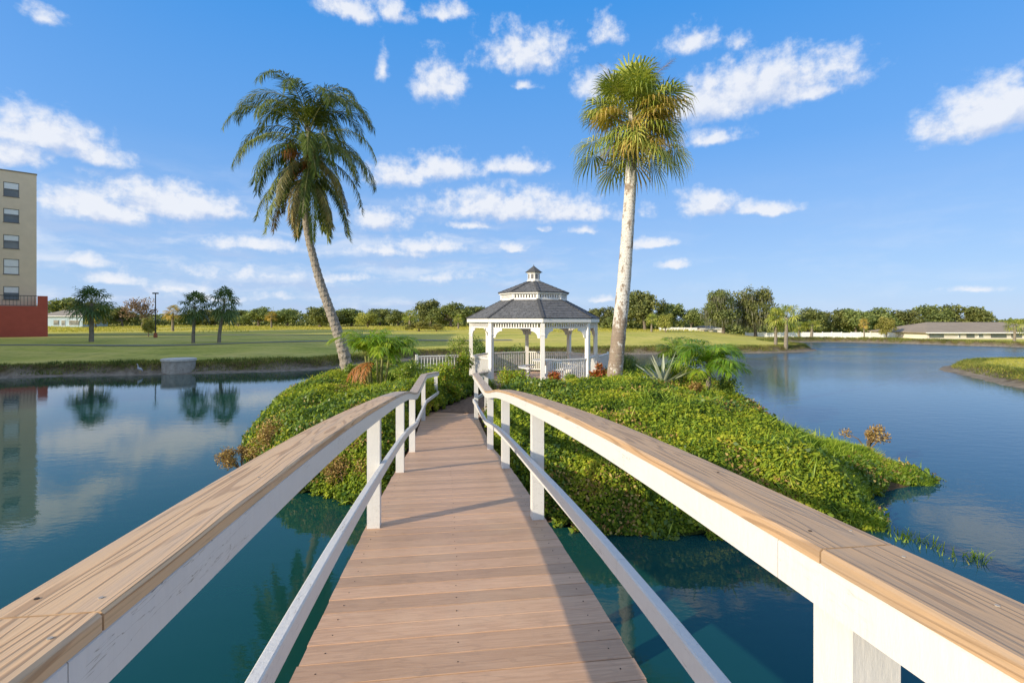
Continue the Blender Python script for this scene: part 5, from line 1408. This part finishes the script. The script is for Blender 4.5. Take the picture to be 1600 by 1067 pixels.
house('blue_house', hx_(60, Yh), hx_(129, Yh), Yh, 8, g0, wallh, 1.7, 'wall_blue', 'roof_grey', 'small pale blue house with a grey roof right of the apartment building', [(hx_(84, Yh), hx_(92, Yh), .5, 1.7, 'dark'), (hx_(96, Yh), hx_(102, Yh), .3, 1.7, 'w'), (hx_(108, Yh), hx_(124, Yh), .4, 1.7, 'w')], .5, hip=3)
fe = empty('fence', (hx_(1165, 86), 86, ground1(hx_(1165, 86), 86))); tag(fe, 'long white panel fence along the far right shore', 'fence')
Yf = 86.0; px_ = 1165
while px_ < 1440:
    a = hx_(px_, Yf); b = hx_(px_+15, Yf); gm = ground1((a+b)/2, Yf)
    mb = MB(); mb.box(a+.07, b-.07, Yf-.02, Yf+.02, gm-.25, CAM_Z-(519.5+.4*math.sin(px_)-HY)/F*Yf); mb.build('fence_panel', M['fence_white'], fe)
    mb = MB(); mb.box(a-.06, a+.06, Yf-.06, Yf+.06, gm-.25, CAM_Z-(518.6-HY)/F*Yf); mb.build('fence_post', M['fence_white'], fe)
    px_ += 15
fe = empty('fence', (hx_(1030, 92), 92, ground1(hx_(1030, 92), 92))); tag(fe, 'short low white fence left of the small white house', 'fence')
for i in range(6):
    a = hx_(1030+i*10, 92); b = hx_(1040+i*10, 92); gm = ground1(a, 92)
    mb = MB(); mb.box(a+.05, b-.05, 91.98, 92.02, gm-.2, gm+.55); mb.build('fence_panel', M['fence_white'], fe)
    mb = MB(); mb.box(a-.05, a+.05, 91.95, 92.05, gm-.2, gm+.62); mb.build('fence_post', M['fence_white'], fe)

# ------------------------------------------------------------------ lamp post, concrete drum, heron, stake
Yl = 58; X = hx_(243, Yl); g0 = ground1(X, Yl); lp = empty('lamp_post', (X, Yl, g0)); tag(lp, 'slim dark lamp post on the left lawn', 'lamp post')
zt = CAM_Z-(459-HY)/F*Yl
mb = MB(); mb.tube([(X, Yl, g0+.5), (X, Yl, zt)], [.07, .05], 8); mb.build('pole', M['black_metal'], lp)
mb = MB(); mb.prism(8, .22, g0-.1, .17, g0+.55, X, Yl); mb.build('base', M['planter'], lp)
mb = MB(); mb.box(X-.28, X+.28, Yl-.14, Yl+.14, zt-.02, zt+.12); mb.build('lamp_head', M['black_metal'], lp)
X, Y = hx_(279.5, 31.0), 31.0; e = empty('concrete_drum', (X, Y, -.4)); tag(e, 'round weathered concrete drum standing at the water edge', 'concrete drum')
zt = CAM_Z-(561.5-HY)/F*(Y-.9)
mb = MB(); mb.prism(40, .90, -.5, .89, zt-.14, X, Y); mb.build('drum_wall', M['concrete'], e)
mb = MB(); mb.prism(40, .95, zt-.138, .95, zt-.02, X, Y); mb.prism(40, .93, zt-.02, .90, zt, X, Y); mb.build('rim', M['concrete_rim'], e)
X, Y = hx_(218, 29.9), 29.9; e = empty('heron', (X, Y, ground1(X, Y))); tag(e, 'small grey heron standing on the left bank by the concrete drum', 'heron')
z0 = max(ground1(X, Y), 0.02)
mb = MB(); mb.tube([(X+.20, Y, z0+.16), (X+.14, Y, z0+.22), (X+.04, Y, z0+.28), (X-.05, Y, z0+.32), (X-.10, Y, z0+.38), (X-.085, Y, z0+.46), (X-.11, Y, z0+.53), (X-.14, Y, z0+.56), (X-.17, Y, z0+.555)],
  [.01, .045, .085, .07, .035, .022, .022, .03, .012], 10); mb.build('body', M['heron'], e, smooth=True)
mb = MB(); mb.tube([(X-.165, Y, z0+.555), (X-.28, Y, z0+.535)], [.012, .003], 6); mb.build('beak', M['beak'], e)
for o in (-.02, .03):
    mb = MB(); mb.tube([(X+o, Y+o, z0+.24), (X+o+.02, Y+o, z0+.12), (X+o, Y+o, z0-.04)], [.01, .008, .008], 5); mb.build('leg', M['beak'], e)
X, Y = hx_(633, 47), 47; g0 = ground1(X, Y); mb = MB(); mb.tube([(X, Y, g0-.2), (X, Y, g0+.5)], [.05, .05], 8); tag(mb.build('stake', M['black_metal']), 'short dark stake on the lawn behind the left picket railing', 'stake')

nt_tris = sum(len(o.data.polygons) for o in SC.objects if o.type == 'MESH')
print('objects', len(SC.objects), 'polys', nt_tris)
